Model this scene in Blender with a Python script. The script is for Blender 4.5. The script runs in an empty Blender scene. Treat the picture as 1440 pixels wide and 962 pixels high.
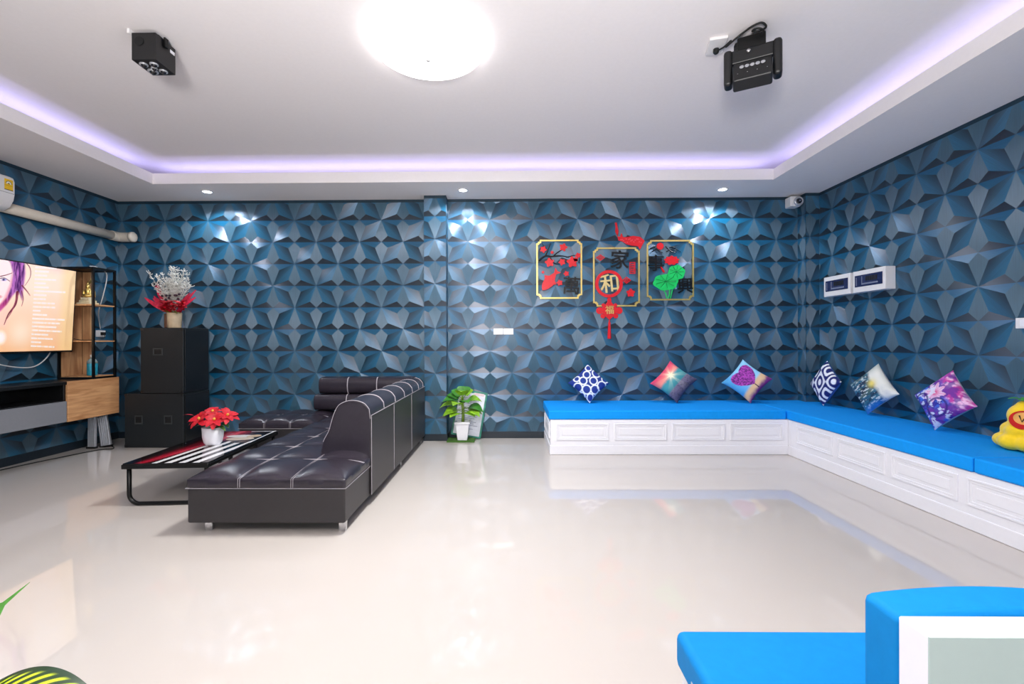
import bpy, bmesh, math, random
import numpy as np
from mathutils import Vector, Matrix, Euler
random.seed(7)
PI = math.pi
C = bpy.context.scene.collection
sc = bpy.context.scene

# ------------------------------------------------------------------ colour / material helpers
def lin(c):
    out = []
    for v in c[:3]:
        v = v / 255.0
        out.append(v / 12.92 if v <= 0.04045 else ((v + 0.055) / 1.055) ** 2.4)
    return tuple(out) + (1.0,)

def mat(name, col, rough=0.5, metal=0.0, spec=0.5, emit=None, estr=0.0, vary=0.06, nscale=40.0,
        bump=0.0, bscale=200.0, coat=0.0, attr=None, trans=0.0, alpha=1.0, sheen=0.0):
    m = bpy.data.materials.new(name); m.use_nodes = True
    nt = m.node_tree; N = nt.nodes; L = nt.links
    p = N['Principled BSDF']
    p.inputs['Roughness'].default_value = rough
    p.inputs['Metallic'].default_value = metal
    p.inputs['Specular IOR Level'].default_value = spec
    p.inputs['Coat Weight'].default_value = coat
    p.inputs['Transmission Weight'].default_value = trans
    p.inputs['Alpha'].default_value = alpha
    p.inputs['Sheen Weight'].default_value = sheen
    tc = N.new('ShaderNodeTexCoord')
    nz = N.new('ShaderNodeTexNoise'); nz.inputs['Scale'].default_value = nscale; nz.inputs['Detail'].default_value = 3
    L.new(tc.outputs['Object'], nz.inputs['Vector'])
    mx = N.new('ShaderNodeMix'); mx.data_type = 'RGBA'; mx.blend_type = 'MULTIPLY'
    mx.inputs['Factor'].default_value = 1.0
    rmp = N.new('ShaderNodeMapRange')
    rmp.inputs['From Min'].default_value = 0.3; rmp.inputs['From Max'].default_value = 0.7
    rmp.inputs['To Min'].default_value = 1 - vary; rmp.inputs['To Max'].default_value = 1 + vary
    L.new(nz.outputs['Fac'], rmp.inputs['Value'])
    if attr:
        a = N.new('ShaderNodeVertexColor'); a.layer_name = attr
        L.new(a.outputs['Color'], mx.inputs['A'])
    else:
        mx.inputs['A'].default_value = lin(col)
    L.new(rmp.outputs['Result'], mx.inputs['B'])
    L.new(mx.outputs['Result'], p.inputs['Base Color'])
    if estr > 0:
        if attr: L.new(mx.outputs['Result'], p.inputs['Emission Color'])
        else: p.inputs['Emission Color'].default_value = lin(emit or col)
        p.inputs['Emission Strength'].default_value = estr
    if bump > 0:
        n2 = N.new('ShaderNodeTexNoise'); n2.inputs['Scale'].default_value = bscale; n2.inputs['Detail'].default_value = 4
        L.new(tc.outputs['Object'], n2.inputs['Vector'])
        b = N.new('ShaderNodeBump'); b.inputs['Strength'].default_value = bump; b.inputs['Distance'].default_value = 0.004
        L.new(n2.outputs['Fac'], b.inputs['Height']); L.new(b.outputs['Normal'], p.inputs['Normal'])
    return m

def wood_mat(name, c1, c2, axis=1):
    m = mat(name, c1, rough=0.45)
    nt = m.node_tree; N = nt.nodes; L = nt.links; p = N['Principled BSDF']
    tc = N.new('ShaderNodeTexCoord'); mp = N.new('ShaderNodeMapping')
    s = [14, 14, 14]; s[axis] = 1.4
    mp.inputs['Scale'].default_value = s
    L.new(tc.outputs['Object'], mp.inputs['Vector'])
    nz = N.new('ShaderNodeTexNoise'); nz.inputs['Scale'].default_value = 2.2; nz.inputs['Detail'].default_value = 7
    nz.inputs['Distortion'].default_value = 0.8
    L.new(mp.outputs['Vector'], nz.inputs['Vector'])
    cr = N.new('ShaderNodeValToRGB'); cr.color_ramp.elements[0].position = 0.33; cr.color_ramp.elements[1].position = 0.68
    cr.color_ramp.elements[0].color = lin(c2); cr.color_ramp.elements[1].color = lin(c1)
    L.new(nz.outputs['Fac'], cr.inputs['Fac']); L.new(cr.outputs['Color'], p.inputs['Base Color'])
    return m

# ------------------------------------------------------------------ mesh builder
class MB:
    def __init__(s): s.v = []; s.f = []; s.c = None
    def add(s, vs, fs):
        o = len(s.v); s.v += [tuple(p) for p in vs]; s.f += [tuple(i + o for i in f) for f in fs]; return s
    def box(s, a, b, M=None):
        x0, y0, z0 = a; x1, y1, z1 = b
        vs = [(x0,y0,z0),(x1,y0,z0),(x1,y1,z0),(x0,y1,z0),(x0,y0,z1),(x1,y0,z1),(x1,y1,z1),(x0,y1,z1)]
        if M: vs = [tuple(M @ Vector(p)) for p in vs]
        return s.add(vs, [(0,3,2,1),(4,5,6,7),(0,1,5,4),(1,2,6,5),(2,3,7,6),(3,0,4,7)])
    def tube(s, pts, r, n=8, closed=False, M=None):
        pts = [Vector(p) for p in pts]; k = len(pts)
        rr = r if isinstance(r, (list, tuple)) else [r] * k
        rings = []; up = None
        for i in range(k):
            if closed: d = pts[(i + 1) % k] - pts[i - 1]
            else: d = pts[min(i + 1, k - 1)] - pts[max(i - 1, 0)]
            d.normalize()
            if up is None:
                up = Vector((0, 0, 1)) if abs(d.z) < 0.9 else Vector((1, 0, 0))
            a = up - d * up.dot(d)
            if a.length < 1e-5: a = Vector((1, 0, 0)).cross(d)
            a.normalize(); up = a; b = d.cross(a)
            rings.append([pts[i] + (a * math.cos(t) + b * math.sin(t)) * rr[i] for t in [2 * PI * j / n for j in range(n)]])
        vs = [p for rg in rings for p in rg]; fs = []
        for i in range(k if closed else k - 1):
            i2 = (i + 1) % k
            for j in range(n):
                j2 = (j + 1) % n
                fs.append((i * n + j, i * n + j2, i2 * n + j2, i2 * n + j))
        if not closed:
            fs.append(tuple(range(n - 1, -1, -1))); fs.append(tuple((k - 1) * n + j for j in range(n)))
        if M: vs = [M @ p for p in vs]
        return s.add(vs, fs)
    def lathe(s, prof, c=(0, 0, 0), n=24, M=None, axis='z'):
        vs = []; fs = []; k = len(prof)
        for r, h in prof:
            for j in range(n):
                t = 2 * PI * j / n
                p = (r * math.cos(t), r * math.sin(t), h)
                if axis == 'y': p = (p[0], p[2], p[1])
                if axis == 'x': p = (p[2], p[0], p[1])
                vs.append(p)
        for i in range(k - 1):
            for j in range(n):
                j2 = (j + 1) % n
                q = (i * n + j, i * n + j2, (i + 1) * n + j2, (i + 1) * n + j)
                fs.append(q if axis != 'y' else q[::-1])
        a = tuple(range(n)); b = tuple((k - 1) * n + j for j in range(n))
        fs.append(a[::-1] if axis != 'y' else a); fs.append(b if axis != 'y' else b[::-1])
        if M: vs = [M @ Vector(p) for p in vs]
        vs = [(p[0] + c[0], p[1] + c[1], p[2] + c[2]) for p in vs]
        return s.add(vs, fs)
    def ell(s, c, r, nu=16, nv=10, M=None):
        vs = []; fs = []
        for i in range(nv + 1):
            th = PI * i / nv
            for j in range(nu):
                t = 2 * PI * j / nu
                vs.append(Vector((r[0] * math.sin(th) * math.cos(t), r[1] * math.sin(th) * math.sin(t), r[2] * math.cos(th))))
        for i in range(nv):
            for j in range(nu):
                j2 = (j + 1) % nu
                fs.append((i * nu + j, (i + 1) * nu + j, (i + 1) * nu + j2, i * nu + j2))
        if M: vs = [M @ p for p in vs]
        vs = [(p[0] + c[0], p[1] + c[1], p[2] + c[2]) for p in vs]
        return s.add(vs, fs)
    def prism(s, poly, d0, d1, plane='xz', M=None):
        """poly of 2-D points extruded from d0 to d1 along the third axis"""
        n = len(poly)
        ar = sum(poly[i][0] * poly[(i + 1) % n][1] - poly[(i + 1) % n][0] * poly[i][1] for i in range(n))
        if ar < 0: poly = poly[::-1]
        def P(u, v, d): return {'xz': (u, d, v), 'xy': (u, v, d), 'yz': (d, u, v)}[plane]
        vs = [P(u, v, d0) for u, v in poly] + [P(u, v, d1) for u, v in poly]
        fs = [tuple(range(n)), tuple(range(2 * n - 1, n - 1, -1))]
        for i in range(n):
            j = (i + 1) % n; fs.append((i, n + i, n + j, j))
        if plane == 'xy' or plane == 'yz': fs = [f[::-1] for f in fs]
        if M: vs = [M @ Vector(p) for p in vs]
        return s.add(vs, fs)
    def ring(s, outer, inner, d0, d1, plane='xz', M=None):
        """flat ring between two polygons with equal counts"""
        n = len(outer)
        def P(p, d): return {'xz': (p[0], d, p[1]), 'xy': (p[0], p[1], d), 'yz': (d, p[0], p[1])}[plane]
        vs = [P(p, d0) for p in outer] + [P(p, d0) for p in inner] + [P(p, d1) for p in outer] + [P(p, d1) for p in inner]
        fs = []
        for i in range(n):
            j = (i + 1) % n
            fs += [(i, j, n + j, n + i), (2*n + i, 3*n + i, 3*n + j, 2*n + j), (i, 2*n + i, 2*n + j, j), (n + i, n + j, 3*n + j, 3*n + i)]
        if M: vs = [M @ Vector(p) for p in vs]
        return s.add(vs, fs)
    def build(s, name, m, parent=None, smooth=False, bevel=0.0, local=False, sub=0, seg=2, fix=True):
        me = bpy.data.meshes.new(name)
        off = Vector((0, 0, 0))
        q = parent
        while q is not None and not local:
            off += q.location; q = q.parent
        me.from_pydata([tuple(Vector(p) - off) for p in s.v], [], s.f)
        if s.c is not None:
            at = me.color_attributes.new('Col', 'FLOAT_COLOR', 'POINT')
            at.data.foreach_set('color', np.asarray(s.c, dtype=np.float32).ravel())
        if fix:
            bm = bmesh.new(); bm.from_mesh(me); bmesh.ops.recalc_face_normals(bm, faces=bm.faces); bm.to_mesh(me); bm.free()
        me.materials.append(m)
        if smooth:
            for p in me.polygons: p.use_smooth = True
        o = bpy.data.objects.new(name, me); C.objects.link(o)
        if parent: o.parent = parent
        if bevel > 0:
            md = o.modifiers.new('bevel', 'BEVEL'); md.width = bevel; md.segments = seg; md.limit_method = 'ANGLE'
            md.angle_limit = math.radians(40)
            if seg > 1:
                for p in me.polygons: p.use_smooth = True
                md.harden_normals = True
        if sub:
            md = o.modifiers.new('sub', 'SUBSURF'); md.levels = sub; md.render_levels = sub
        return o

def tag(o, label, cat, group=None):
    o['label'] = label; o['category'] = cat
    if group: o['group'] = group
    return o
def thing(name, label, cat, loc=(0, 0, 0), rot=(0, 0, 0), group=None):
    o = bpy.data.objects.new(name, None); o.empty_display_size = 0.05; C.objects.link(o)
    o.location = loc; o.rotation_euler = rot
    return tag(o, label, cat, group)
def struct(o):
    o['kind'] = 'structure'; return o
def bez(p0, p1, p2, n=8):
    p0, p1, p2 = Vector(p0), Vector(p1), Vector(p2)
    return [(1 - t) ** 2 * p0 + 2 * t * (1 - t) * p1 + t * t * p2 for t in [i / n for i in range(n + 1)]]
def catmull(pts, n=6):
    P = [Vector(p) for p in pts]; out = []
    for i in range(len(P) - 1):
        a = P[max(i - 1, 0)]; b = P[i]; c = P[i + 1]; d = P[min(i + 2, len(P) - 1)]
        for k in range(n):
            t = k / n
            out.append(0.5 * ((2 * b) + (c - a) * t + (2 * a - 5 * b + 4 * c - d) * t * t + (3 * b - a - 3 * c + d) * t ** 3))
    out.append(P[-1]); return out
def vnoise(x, y, seed=0):
    x = np.asarray(x, float); y = np.asarray(y, float)
    xi = np.floor(x); yi = np.floor(y); fx = x - xi; fy = y - yi
    def h(a, b):
        t = np.sin(a * 127.1 + b * 311.7 + seed * 74.7) * 43758.5453
        return t - np.floor(t)
    sx = fx * fx * (3 - 2 * fx); sy = fy * fy * (3 - 2 * fy)
    return (h(xi, yi) * (1 - sx) + h(xi + 1, yi) * sx) * (1 - sy) + (h(xi, yi + 1) * (1 - sx) + h(xi + 1, yi + 1) * sx) * sy
def fbm(x, y, seed=0, o=4):
    s = 0; a = 0.5; t = 0
    for i in range(o):
        s = s + a * vnoise(x * 2 ** i, y * 2 ** i, seed + i); t += a; a *= 0.55
    return s / t
def L3(c): return np.array(lin(c)[:3])
def mixc(a, b, t):
    t = np.clip(np.asarray(t, float), 0, 1)[..., None]
    return a * (1 - t) + b * t
def sstep(a, b, x):
    t = np.clip((x - a) / (b - a), 0, 1); return t * t * (3 - 2 * t)

# ------------------------------------------------------------------ materials
M_floor = mat('polished_tile', (197, 190, 184), rough=0.03, spec=0.5, vary=0.015, nscale=1.5, coat=0.12)
M_ceil = mat('ceiling_paint', (238, 233, 233), rough=0.9, vary=0.01)
M_soffit = mat('soffit_paint', (236, 231, 230), rough=0.9, vary=0.01)
M_base = mat('dark_baseboard', (22, 34, 44), rough=0.4)
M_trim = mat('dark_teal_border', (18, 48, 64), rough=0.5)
M_wallplain = mat('plain_wall', (150, 165, 180), rough=0.8)
M_leather = mat('black_leather', (43, 38, 47), rough=0.27, spec=0.55, bump=0.12, bscale=350)
M_leather2 = mat('black_leather_panel', (46, 43, 45), rough=0.42, spec=0.5, bump=0.10, bscale=350)
M_stitch = mat('white_stitch', (172, 166, 172), rough=0.6)
M_chrome = mat('chrome', (215, 215, 218), rough=0.12, metal=1.0)
M_black = mat('black_satin', (15, 16, 18), rough=0.4)
M_blackmet = mat('black_metal', (16, 17, 18), rough=0.35, metal=0.3)
M_matte = mat('matte_black', (9, 11, 12), rough=0.7)
M_spk = mat('speaker_black', (19, 25, 29), rough=0.55, bump=0.15, bscale=600)
M_spk2 = mat('speaker_grille', (13, 15, 18), rough=0.35, bump=0.1, bscale=900)
M_white = mat('white_lacquer', (236, 236, 242), rough=0.35, vary=0.01)
M_whitepl = mat('white_plastic', (228, 226, 226), rough=0.4, vary=0.01)
M_cream = mat('cream_plastic', (214, 204, 190), rough=0.45, vary=0.02)
M_blue = mat('blue_upholstery', (0, 150, 242), rough=0.75, spec=0.25, vary=0.03, bump=0.06, bscale=500)
M_blue2 = mat('blue_upholstery_bright', (0, 128, 200), rough=0.75, spec=0.25, vary=0.03, bump=0.06, bscale=500)
M_oak = wood_mat('oak', (216, 166, 118), (178, 126, 82), 1)
M_oak2 = wood_mat('oak_upright', (206, 164, 120), (170, 122, 84), 2)
M_greyl = mat('grey_laminate', (128, 130, 136), rough=0.45, vary=0.02)
M_gold = mat('gold_mirror', (246, 216, 132), rough=0.30, metal=0.85)
M_red = mat('red_acrylic', (214, 18, 34), rough=0.35)
M_redflower = mat('red_petal', (190, 6, 32), rough=0.55, vary=0.25, nscale=60)
M_pinkleaf = mat('pink_red_bract', (206, 36, 72), rough=0.55, vary=0.3, nscale=40)
M_green = mat('bright_leaf', (134, 184, 44), rough=0.45, vary=0.35, nscale=25)
M_green2 = mat('mid_leaf', (62, 132, 38), rough=0.45, vary=0.3, nscale=30)
M_gacr = mat('green_acrylic', (20, 196, 96), rough=0.35)
M_gline = mat('dark_green_line', (10, 120, 60), rough=0.4)
M_turf = mat('artificial_turf', (70, 112, 40), rough=0.9, vary=0.4, nscale=300, bump=1.0, bscale=500)
M_ink = mat('black_acrylic', (8, 9, 12), rough=0.3)
M_vase = mat('kraft_vase', (204, 182, 150), rough=0.5, vary=0.12, nscale=18)
M_vasedk = mat('bronze_vase_band', (96, 66, 50), rough=0.35, metal=0.4)
M_sprig = mat('pale_dried_sprig', (214, 214, 208), rough=0.8, vary=0.15)
M_greygreen = mat('grey_green_board', (182, 200, 196), rough=0.5, vary=0.01)
M_yellow = mat('yellow_plush', (246, 208, 20), rough=0.9, sheen=0.4, bump=0.2, bscale=300)
M_redfelt = mat('red_felt', (200, 26, 20), rough=0.9)
M_peach = mat('peach_felt', (244, 176, 92), rough=0.9)
M_col = mat('painted_colours', (255, 255, 255), rough=0.8, attr='Col', vary=0.0)
M_colgloss = mat('printed_glass', (255, 255, 255), rough=0.06, attr='Col', vary=0.0)
M_screen = mat('lit_screen', (255, 255, 255), rough=0.25, attr='Col', vary=0.0, estr=0.36)
M_lamp = mat('lamp_diffuser', (255, 255, 255), rough=0.5, emit=(255, 252, 250), estr=6.0, vary=0)
M_down = mat('downlight_lens', (255, 255, 255), rough=0.5, emit=(240, 244, 255), estr=14.0, vary=0)
M_led = mat('violet_led_strip', (190, 180, 255), rough=0.5, emit=(120, 110, 255), estr=3.0, vary=0)
M_glassdk = mat('smoked_blue_cover', (34, 44, 84), rough=0.12, spec=0.6)
M_brk = mat('breaker_grey', (118, 126, 150), rough=0.4)
M_silver = mat('brushed_silver', (198, 200, 206), rough=0.30, metal=0.6)
M_lens = mat('lens_dark', (10, 10, 14), rough=0.08, spec=0.8)
M_aqua = mat('aqua_liquid', (44, 150, 176), rough=0.12, vary=0.1)
M_clear = mat('clear_plastic', (190, 220, 224), rough=0.08, trans=0.6)
M_finial = mat('lamp_finial', (205, 205, 205), rough=0.3, metal=0.6)

# ------------------------------------------------------------------ room shell
XL, XR, YB, YF, ZS, ZC = -4.78, 3.612, 5.5, -2.6, 2.89, 3.12
struct(MB().box((XL - .1, YF - .1, -.1), (XR + .1, YB + .1, 0)).build('floor', M_floor))
ceil = struct(MB().box((XL - .1, YF - .1, ZC), (XR + .1, YB + .1, ZC + .1)).build('ceiling', M_ceil))
xa, xb, yb, ya = -3.873, 2.822, 4.895, -2.0
sf = MB()
sf.box((XL, YF, ZS), (xa, YB, ZS + .02)); sf.box((xb, YF, ZS), (XR, YB, ZS + .02))
sf.box((xa, yb, ZS), (xb, YB, ZS + .02)); sf.box((xa, YF, ZS), (xb, ya, ZS + .02))
sf.box((xa - .02, ya - .02, ZS + .02), (xa, yb + .02, ZS + .115)); sf.box((xb, ya - .02, ZS + .02), (xb + .02, yb + .02, ZS + .115))
sf.box((xa, yb, ZS + .02), (xb, yb + .02, ZS + .115)); sf.box((xa, ya - .02, ZS + .02), (xb, ya, ZS + .115))
sf.build('soffit', M_soffit, ceil)
ls = MB()
ls.box((xa - .21, ya, ZS + .021), (xa - .20, yb, ZS + .03)); ls.box((xb + .20, ya, ZS + .021), (xb + .21, yb, ZS + .03))
ls.box((xa, yb + .20, ZS + .021), (xb, yb + .21, ZS + .03))
ls.build('led_strip', M_led, ceil)

# wallpaper: flat metallic paper printed with folded-star facets, each brushed in its own direction
def paper_mat():
    m = bpy.data.materials.new('star_wallpaper'); m.use_nodes = True
    nt = m.node_tree; N = nt.nodes; L = nt.links; p = N['Principled BSDF']
    a = N.new('ShaderNodeVertexColor'); a.layer_name = 'Col'
    uv = N.new('ShaderNodeUVMap'); uv.uv_map = 'groove'
    mp = N.new('ShaderNodeMapping'); mp.inputs['Scale'].default_value = (260, 6, 1)
    L.new(uv.outputs['UV'], mp.inputs['Vector'])
    nz = N.new('ShaderNodeTexNoise'); nz.inputs['Scale'].default_value = 1.0; nz.inputs['Detail'].default_value = 2
    L.new(mp.outputs['Vector'], nz.inputs['Vector'])
    rm = N.new('ShaderNodeMapRange'); rm.inputs['From Min'].default_value = .3; rm.inputs['From Max'].default_value = .7
    rm.inputs['To Min'].default_value = .86; rm.inputs['To Max'].default_value = 1.14
    L.new(nz.outputs['Fac'], rm.inputs['Value'])
    mx = N.new('ShaderNodeMix'); mx.data_type = 'RGBA'; mx.blend_type = 'MULTIPLY'; mx.inputs['Factor'].default_value = 1
    L.new(a.outputs['Color'], mx.inputs['A']); L.new(rm.outputs['Result'], mx.inputs['B'])
    L.new(mx.outputs['Result'], p.inputs['Base Color'])
    p.inputs['Metallic'].default_value = 0.12; p.inputs['Roughness'].default_value = 0.44
    p.inputs['Specular IOR Level'].default_value = 0.5; p.inputs['IOR'].default_value = 2.1
    p.inputs['Specular Tint'].default_value = (.86, .88, 1, 1)
    p.inputs['Anisotropic'].default_value = 1.0
    tg = N.new('ShaderNodeTangent'); tg.direction_type = 'UV_MAP'; tg.uv_map = 'groove'
    L.new(tg.outputs['Tangent'], p.inputs['Tangent'])
    return m
M_paper = paper_mat()
PW = PH = 0.2645
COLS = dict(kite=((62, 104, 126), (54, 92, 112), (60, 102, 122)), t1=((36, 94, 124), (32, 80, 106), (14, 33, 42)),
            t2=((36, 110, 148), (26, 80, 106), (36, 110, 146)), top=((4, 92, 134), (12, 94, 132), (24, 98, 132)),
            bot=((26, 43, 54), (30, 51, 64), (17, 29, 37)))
def clip_poly(poly, axis, val, keep_less):
    out = []
    for i in range(len(poly)):
        A, B = poly[i], poly[(i + 1) % len(poly)]
        ia = (A[axis] <= val) == keep_less or A[axis] == val
        ib = (B[axis] <= val) == keep_less or B[axis] == val
        if ia: out.append(A)
        if ia != ib and abs(B[axis] - A[axis]) > 1e-9:
            t = (val - A[axis]) / (B[axis] - A[axis]); out.append(tuple(a + (b - a) * t for a, b in zip(A, B)))
    return out
def paper(name, s_lo, s_hi, z_lo, z_hi, s0, z0, to3, parent=None):
    verts = []; faces = []; cols = []; uvs = []
    r0 = -3; r1 = int((z0 - z_lo) / PH) + 2
    j0 = int((s_lo - s0) / PW) - 2; j1 = int((s_hi - s0) / PW) + 2
    for r in range(r0, r1):
        for j in range(j0, j1):
            fl = (j % 2) != (r % 2)
            def P(x, y):
                if fl: x = 1 - x
                return (s0 + (j + x) * PW, z0 - (r + y) * PH)
            ST, SB, TT, TB = P(0, 0), P(1, 1), P(1, 0), P(0, 1)
            su, sd = P(.71, .27), P(.29, .73)
            dg = (SB[0] - ST[0], SB[1] - ST[1])
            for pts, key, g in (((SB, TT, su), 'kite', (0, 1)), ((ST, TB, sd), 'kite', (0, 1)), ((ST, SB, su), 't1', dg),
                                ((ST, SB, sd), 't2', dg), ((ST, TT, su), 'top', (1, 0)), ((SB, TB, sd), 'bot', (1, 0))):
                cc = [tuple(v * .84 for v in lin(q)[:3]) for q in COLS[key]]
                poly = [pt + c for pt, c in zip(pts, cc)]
                for ax, v, kl in ((0, s_lo, False), (0, s_hi, True), (1, z_lo, False), (1, z_hi, True)):
                    poly = clip_poly(poly, ax, v, kl)
                    if len(poly) < 3: break
                if len(poly) < 3: continue
                ar = sum(poly[i][0] * poly[(i + 1) % len(poly)][1] - poly[(i + 1) % len(poly)][0] * poly[i][1] for i in range(len(poly)))
                if abs(ar) < 1e-8: continue
                if ar < 0: poly = poly[::-1]
                gl = math.hypot(*g); gx, gz = g[0] / gl, g[1] / gl
                o = len(verts)
                for q in poly:
                    verts.append(to3(q[0], q[1])); cols.append(q[2:5] + (1,))
                    uvs.append((-q[0] * gz + q[1] * gx, q[0] * gx + q[1] * gz))
                faces.append(tuple(range(o, o + len(poly))))
    me = bpy.data.meshes.new(name); me.from_pydata(verts, [], faces)
    at = me.color_attributes.new('Col', 'FLOAT_COLOR', 'POINT'); at.data.foreach_set('color', np.array(cols, dtype=np.float32).ravel())
    ul = me.uv_layers.new(name='groove')
    for lp in me.loops: ul.data[lp.index].uv = uvs[lp.vertex_index]
    me.materials.append(M_paper)
    o = bpy.data.objects.new(name, me); C.objects.link(o)
    if parent: o.parent = parent
    return o
def solid_wall(name, a, b, *papers):
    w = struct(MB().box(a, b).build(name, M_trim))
    for q in papers: paper('wallpaper', *q, parent=w)
    return w
e = 0.002
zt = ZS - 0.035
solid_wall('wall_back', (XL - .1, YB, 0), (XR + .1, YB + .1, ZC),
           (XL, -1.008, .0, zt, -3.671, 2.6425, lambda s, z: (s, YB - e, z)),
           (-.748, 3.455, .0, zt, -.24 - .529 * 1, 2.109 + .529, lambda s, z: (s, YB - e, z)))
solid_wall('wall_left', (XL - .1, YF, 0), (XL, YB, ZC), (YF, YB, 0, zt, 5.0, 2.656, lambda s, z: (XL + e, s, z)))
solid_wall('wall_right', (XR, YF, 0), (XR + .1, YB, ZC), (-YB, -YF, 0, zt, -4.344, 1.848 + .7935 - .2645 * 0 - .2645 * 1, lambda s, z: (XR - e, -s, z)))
struct(MB().box((XL - .1, YF - .1, 0), (XR + .1, YF, ZC)).build('wall_front', M_wallplain))
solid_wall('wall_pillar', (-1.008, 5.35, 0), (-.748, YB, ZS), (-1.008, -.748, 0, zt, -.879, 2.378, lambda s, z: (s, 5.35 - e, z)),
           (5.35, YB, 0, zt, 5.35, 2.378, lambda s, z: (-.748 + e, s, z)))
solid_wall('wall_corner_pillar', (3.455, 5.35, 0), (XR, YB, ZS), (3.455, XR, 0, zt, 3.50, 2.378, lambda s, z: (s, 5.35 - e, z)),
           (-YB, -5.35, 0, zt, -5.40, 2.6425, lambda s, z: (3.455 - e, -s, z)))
struct(MB().box((XL, YF, 0), (XL + .012, YB, .085)).build('baseboard_left', M_base, bevel=.002, seg=1))
struct(MB().box((XL, YB - .012, 0), (-1.008, YB, .08)).box((-.748, YB - .012, 0), (.41, YB, .08)).build('baseboard_back', M_base, bevel=.002, seg=1))
struct(MB().box((-1.02, 5.338, 0), (-.736, 5.35, .08)).box((-.748, 5.35, 0), (-.736, 5.488, .08)).build('baseboard_pillar', M_base, bevel=.002, seg=1))

# ------------------------------------------------------------------ ceiling lights
def dome_lamp(x, y, label):
    t = thing('ceiling_light', label, 'ceiling light', (x, y, ZC))
    MB().lathe([(.02, 0), (.34, 0), (.345, -.008), (.34, -.014), (.02, -.014)], (x, y, ZC), 48).build('base_ring', M_whitepl, t, smooth=True)
    pr = [(.375 * math.sin(a), -.012 - .10 * (math.cos(a))) for a in [PI / 2 * i / 10 for i in range(11)]]
    pr[0] = (.004, pr[0][1])
    MB().lathe(pr, (x, y, ZC), 48).build('diffuser', M_lamp, t, smooth=True)
    MB().lathe([(.004, -.128), (.012, -.124), (.014, -.116), (.010, -.106)], (x, y, ZC), 16).build('finial', M_finial, t, smooth=True)
    return t
dome_lamp(-.525, 2.95, 'large glowing round dome light in the middle of the ceiling')
dome_lamp(-.525, -.6, 'unseen dome ceiling light added behind the camera for brightness')  # second dome added out of view to brighten the room
def downlight(x, y, label):
    t = thing('downlight', label, 'downlight', (x, y, ZS), group='recessed downlights over the back wall')
    o = [(.062 * math.cos(a), .062 * math.sin(a)) for a in [2 * PI * i / 32 for i in range(32)]]
    i_ = [(.046 * math.cos(a), .046 * math.sin(a)) for a in [2 * PI * i / 32 for i in range(32)]]
    MB().ring([(x + a, y + b) for a, b in o], [(x + a, y + b) for a, b in i_], ZS - .008, ZS - .0005, 'xy').build('trim_ring', M_whitepl, t)
    MB().lathe([(.001, -.004), (.046, -.004), (.046, -.001), (.001, -.001)], (x, y, ZS), 32).build('lens', M_down, t)
    l = bpy.data.lights.new('downlight_beam', 'SPOT'); l.energy = 62; l.spot_size = math.radians(150); l.spot_blend = .35
    l.shadow_soft_size = .035; l.color = (.86, .92, 1.0)
    lo = bpy.data.objects.new('downlight_beam', l); C.objects.link(lo); lo.location = (x, y, ZS - .012)
downlight(-3.447, 5.15, 'recessed white downlight above the black loudspeakers')
downlight(-.527, 5.16, 'recessed white downlight just right of the wall pillar')
downlight(2.419, 5.195, 'recessed white downlight nearest the white security camera')

def area(name, loc, rot, sx, sy, en, col):
    l = bpy.data.lights.new(name, 'AREA'); l.shape = 'RECTANGLE'; l.size = sx; l.size_y = sy; l.energy = en; l.color = col
    o = bpy.data.objects.new(name, l); C.objects.link(o); o.location = loc; o.rotation_euler = rot
    return o
VIO = (.54, .52, 1.0)
area('cove_light_left', (xa - .16, (ya + yb) / 2, ZS + .035), (PI, 0, 0), .03, yb - ya, 9, VIO)
area('cove_light_right', (xb + .16, (ya + yb) / 2, ZS + .035), (PI, 0, 0), .03, yb - ya, 9, VIO)
area('cove_light_back', ((xa + xb) / 2, yb + .16, ZS + .035), (PI, 0, 0), xb - xa, .03, 9, VIO)
def lamp(name, loc, en, r=.3, col=(1, .985, .97)):
    l = bpy.data.lights.new(name, 'POINT'); l.energy = en; l.shadow_soft_size = r; l.color = col
    o = bpy.data.objects.new(name, l); C.objects.link(o); o.location = loc
for yy, en in ((2.93, 82), (-.6, 28)):  # second entry is the fill from the added dome behind the camera
    l = bpy.data.lights.new('ceiling_light_glow', 'AREA'); l.shape = 'DISK'; l.size = .5; l.energy = en; l.color = (1, .985, .97)
    o = bpy.data.objects.new('ceiling_light_glow', l); C.objects.link(o); o.location = (-.525, yy, ZC - .16)
# unseen fill light added behind the camera, aimed up to brighten the ceiling
l = bpy.data.lights.new('added_ceiling_fill', 'AREA'); l.shape = 'DISK'; l.size = .8; l.energy = 235; l.color = (1, .97, .95)
o = bpy.data.objects.new('added_ceiling_fill', l); C.objects.link(o); o.location = (-.4, -.9, 1.5); o.rotation_euler = (PI - .45, 0, 0)

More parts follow.
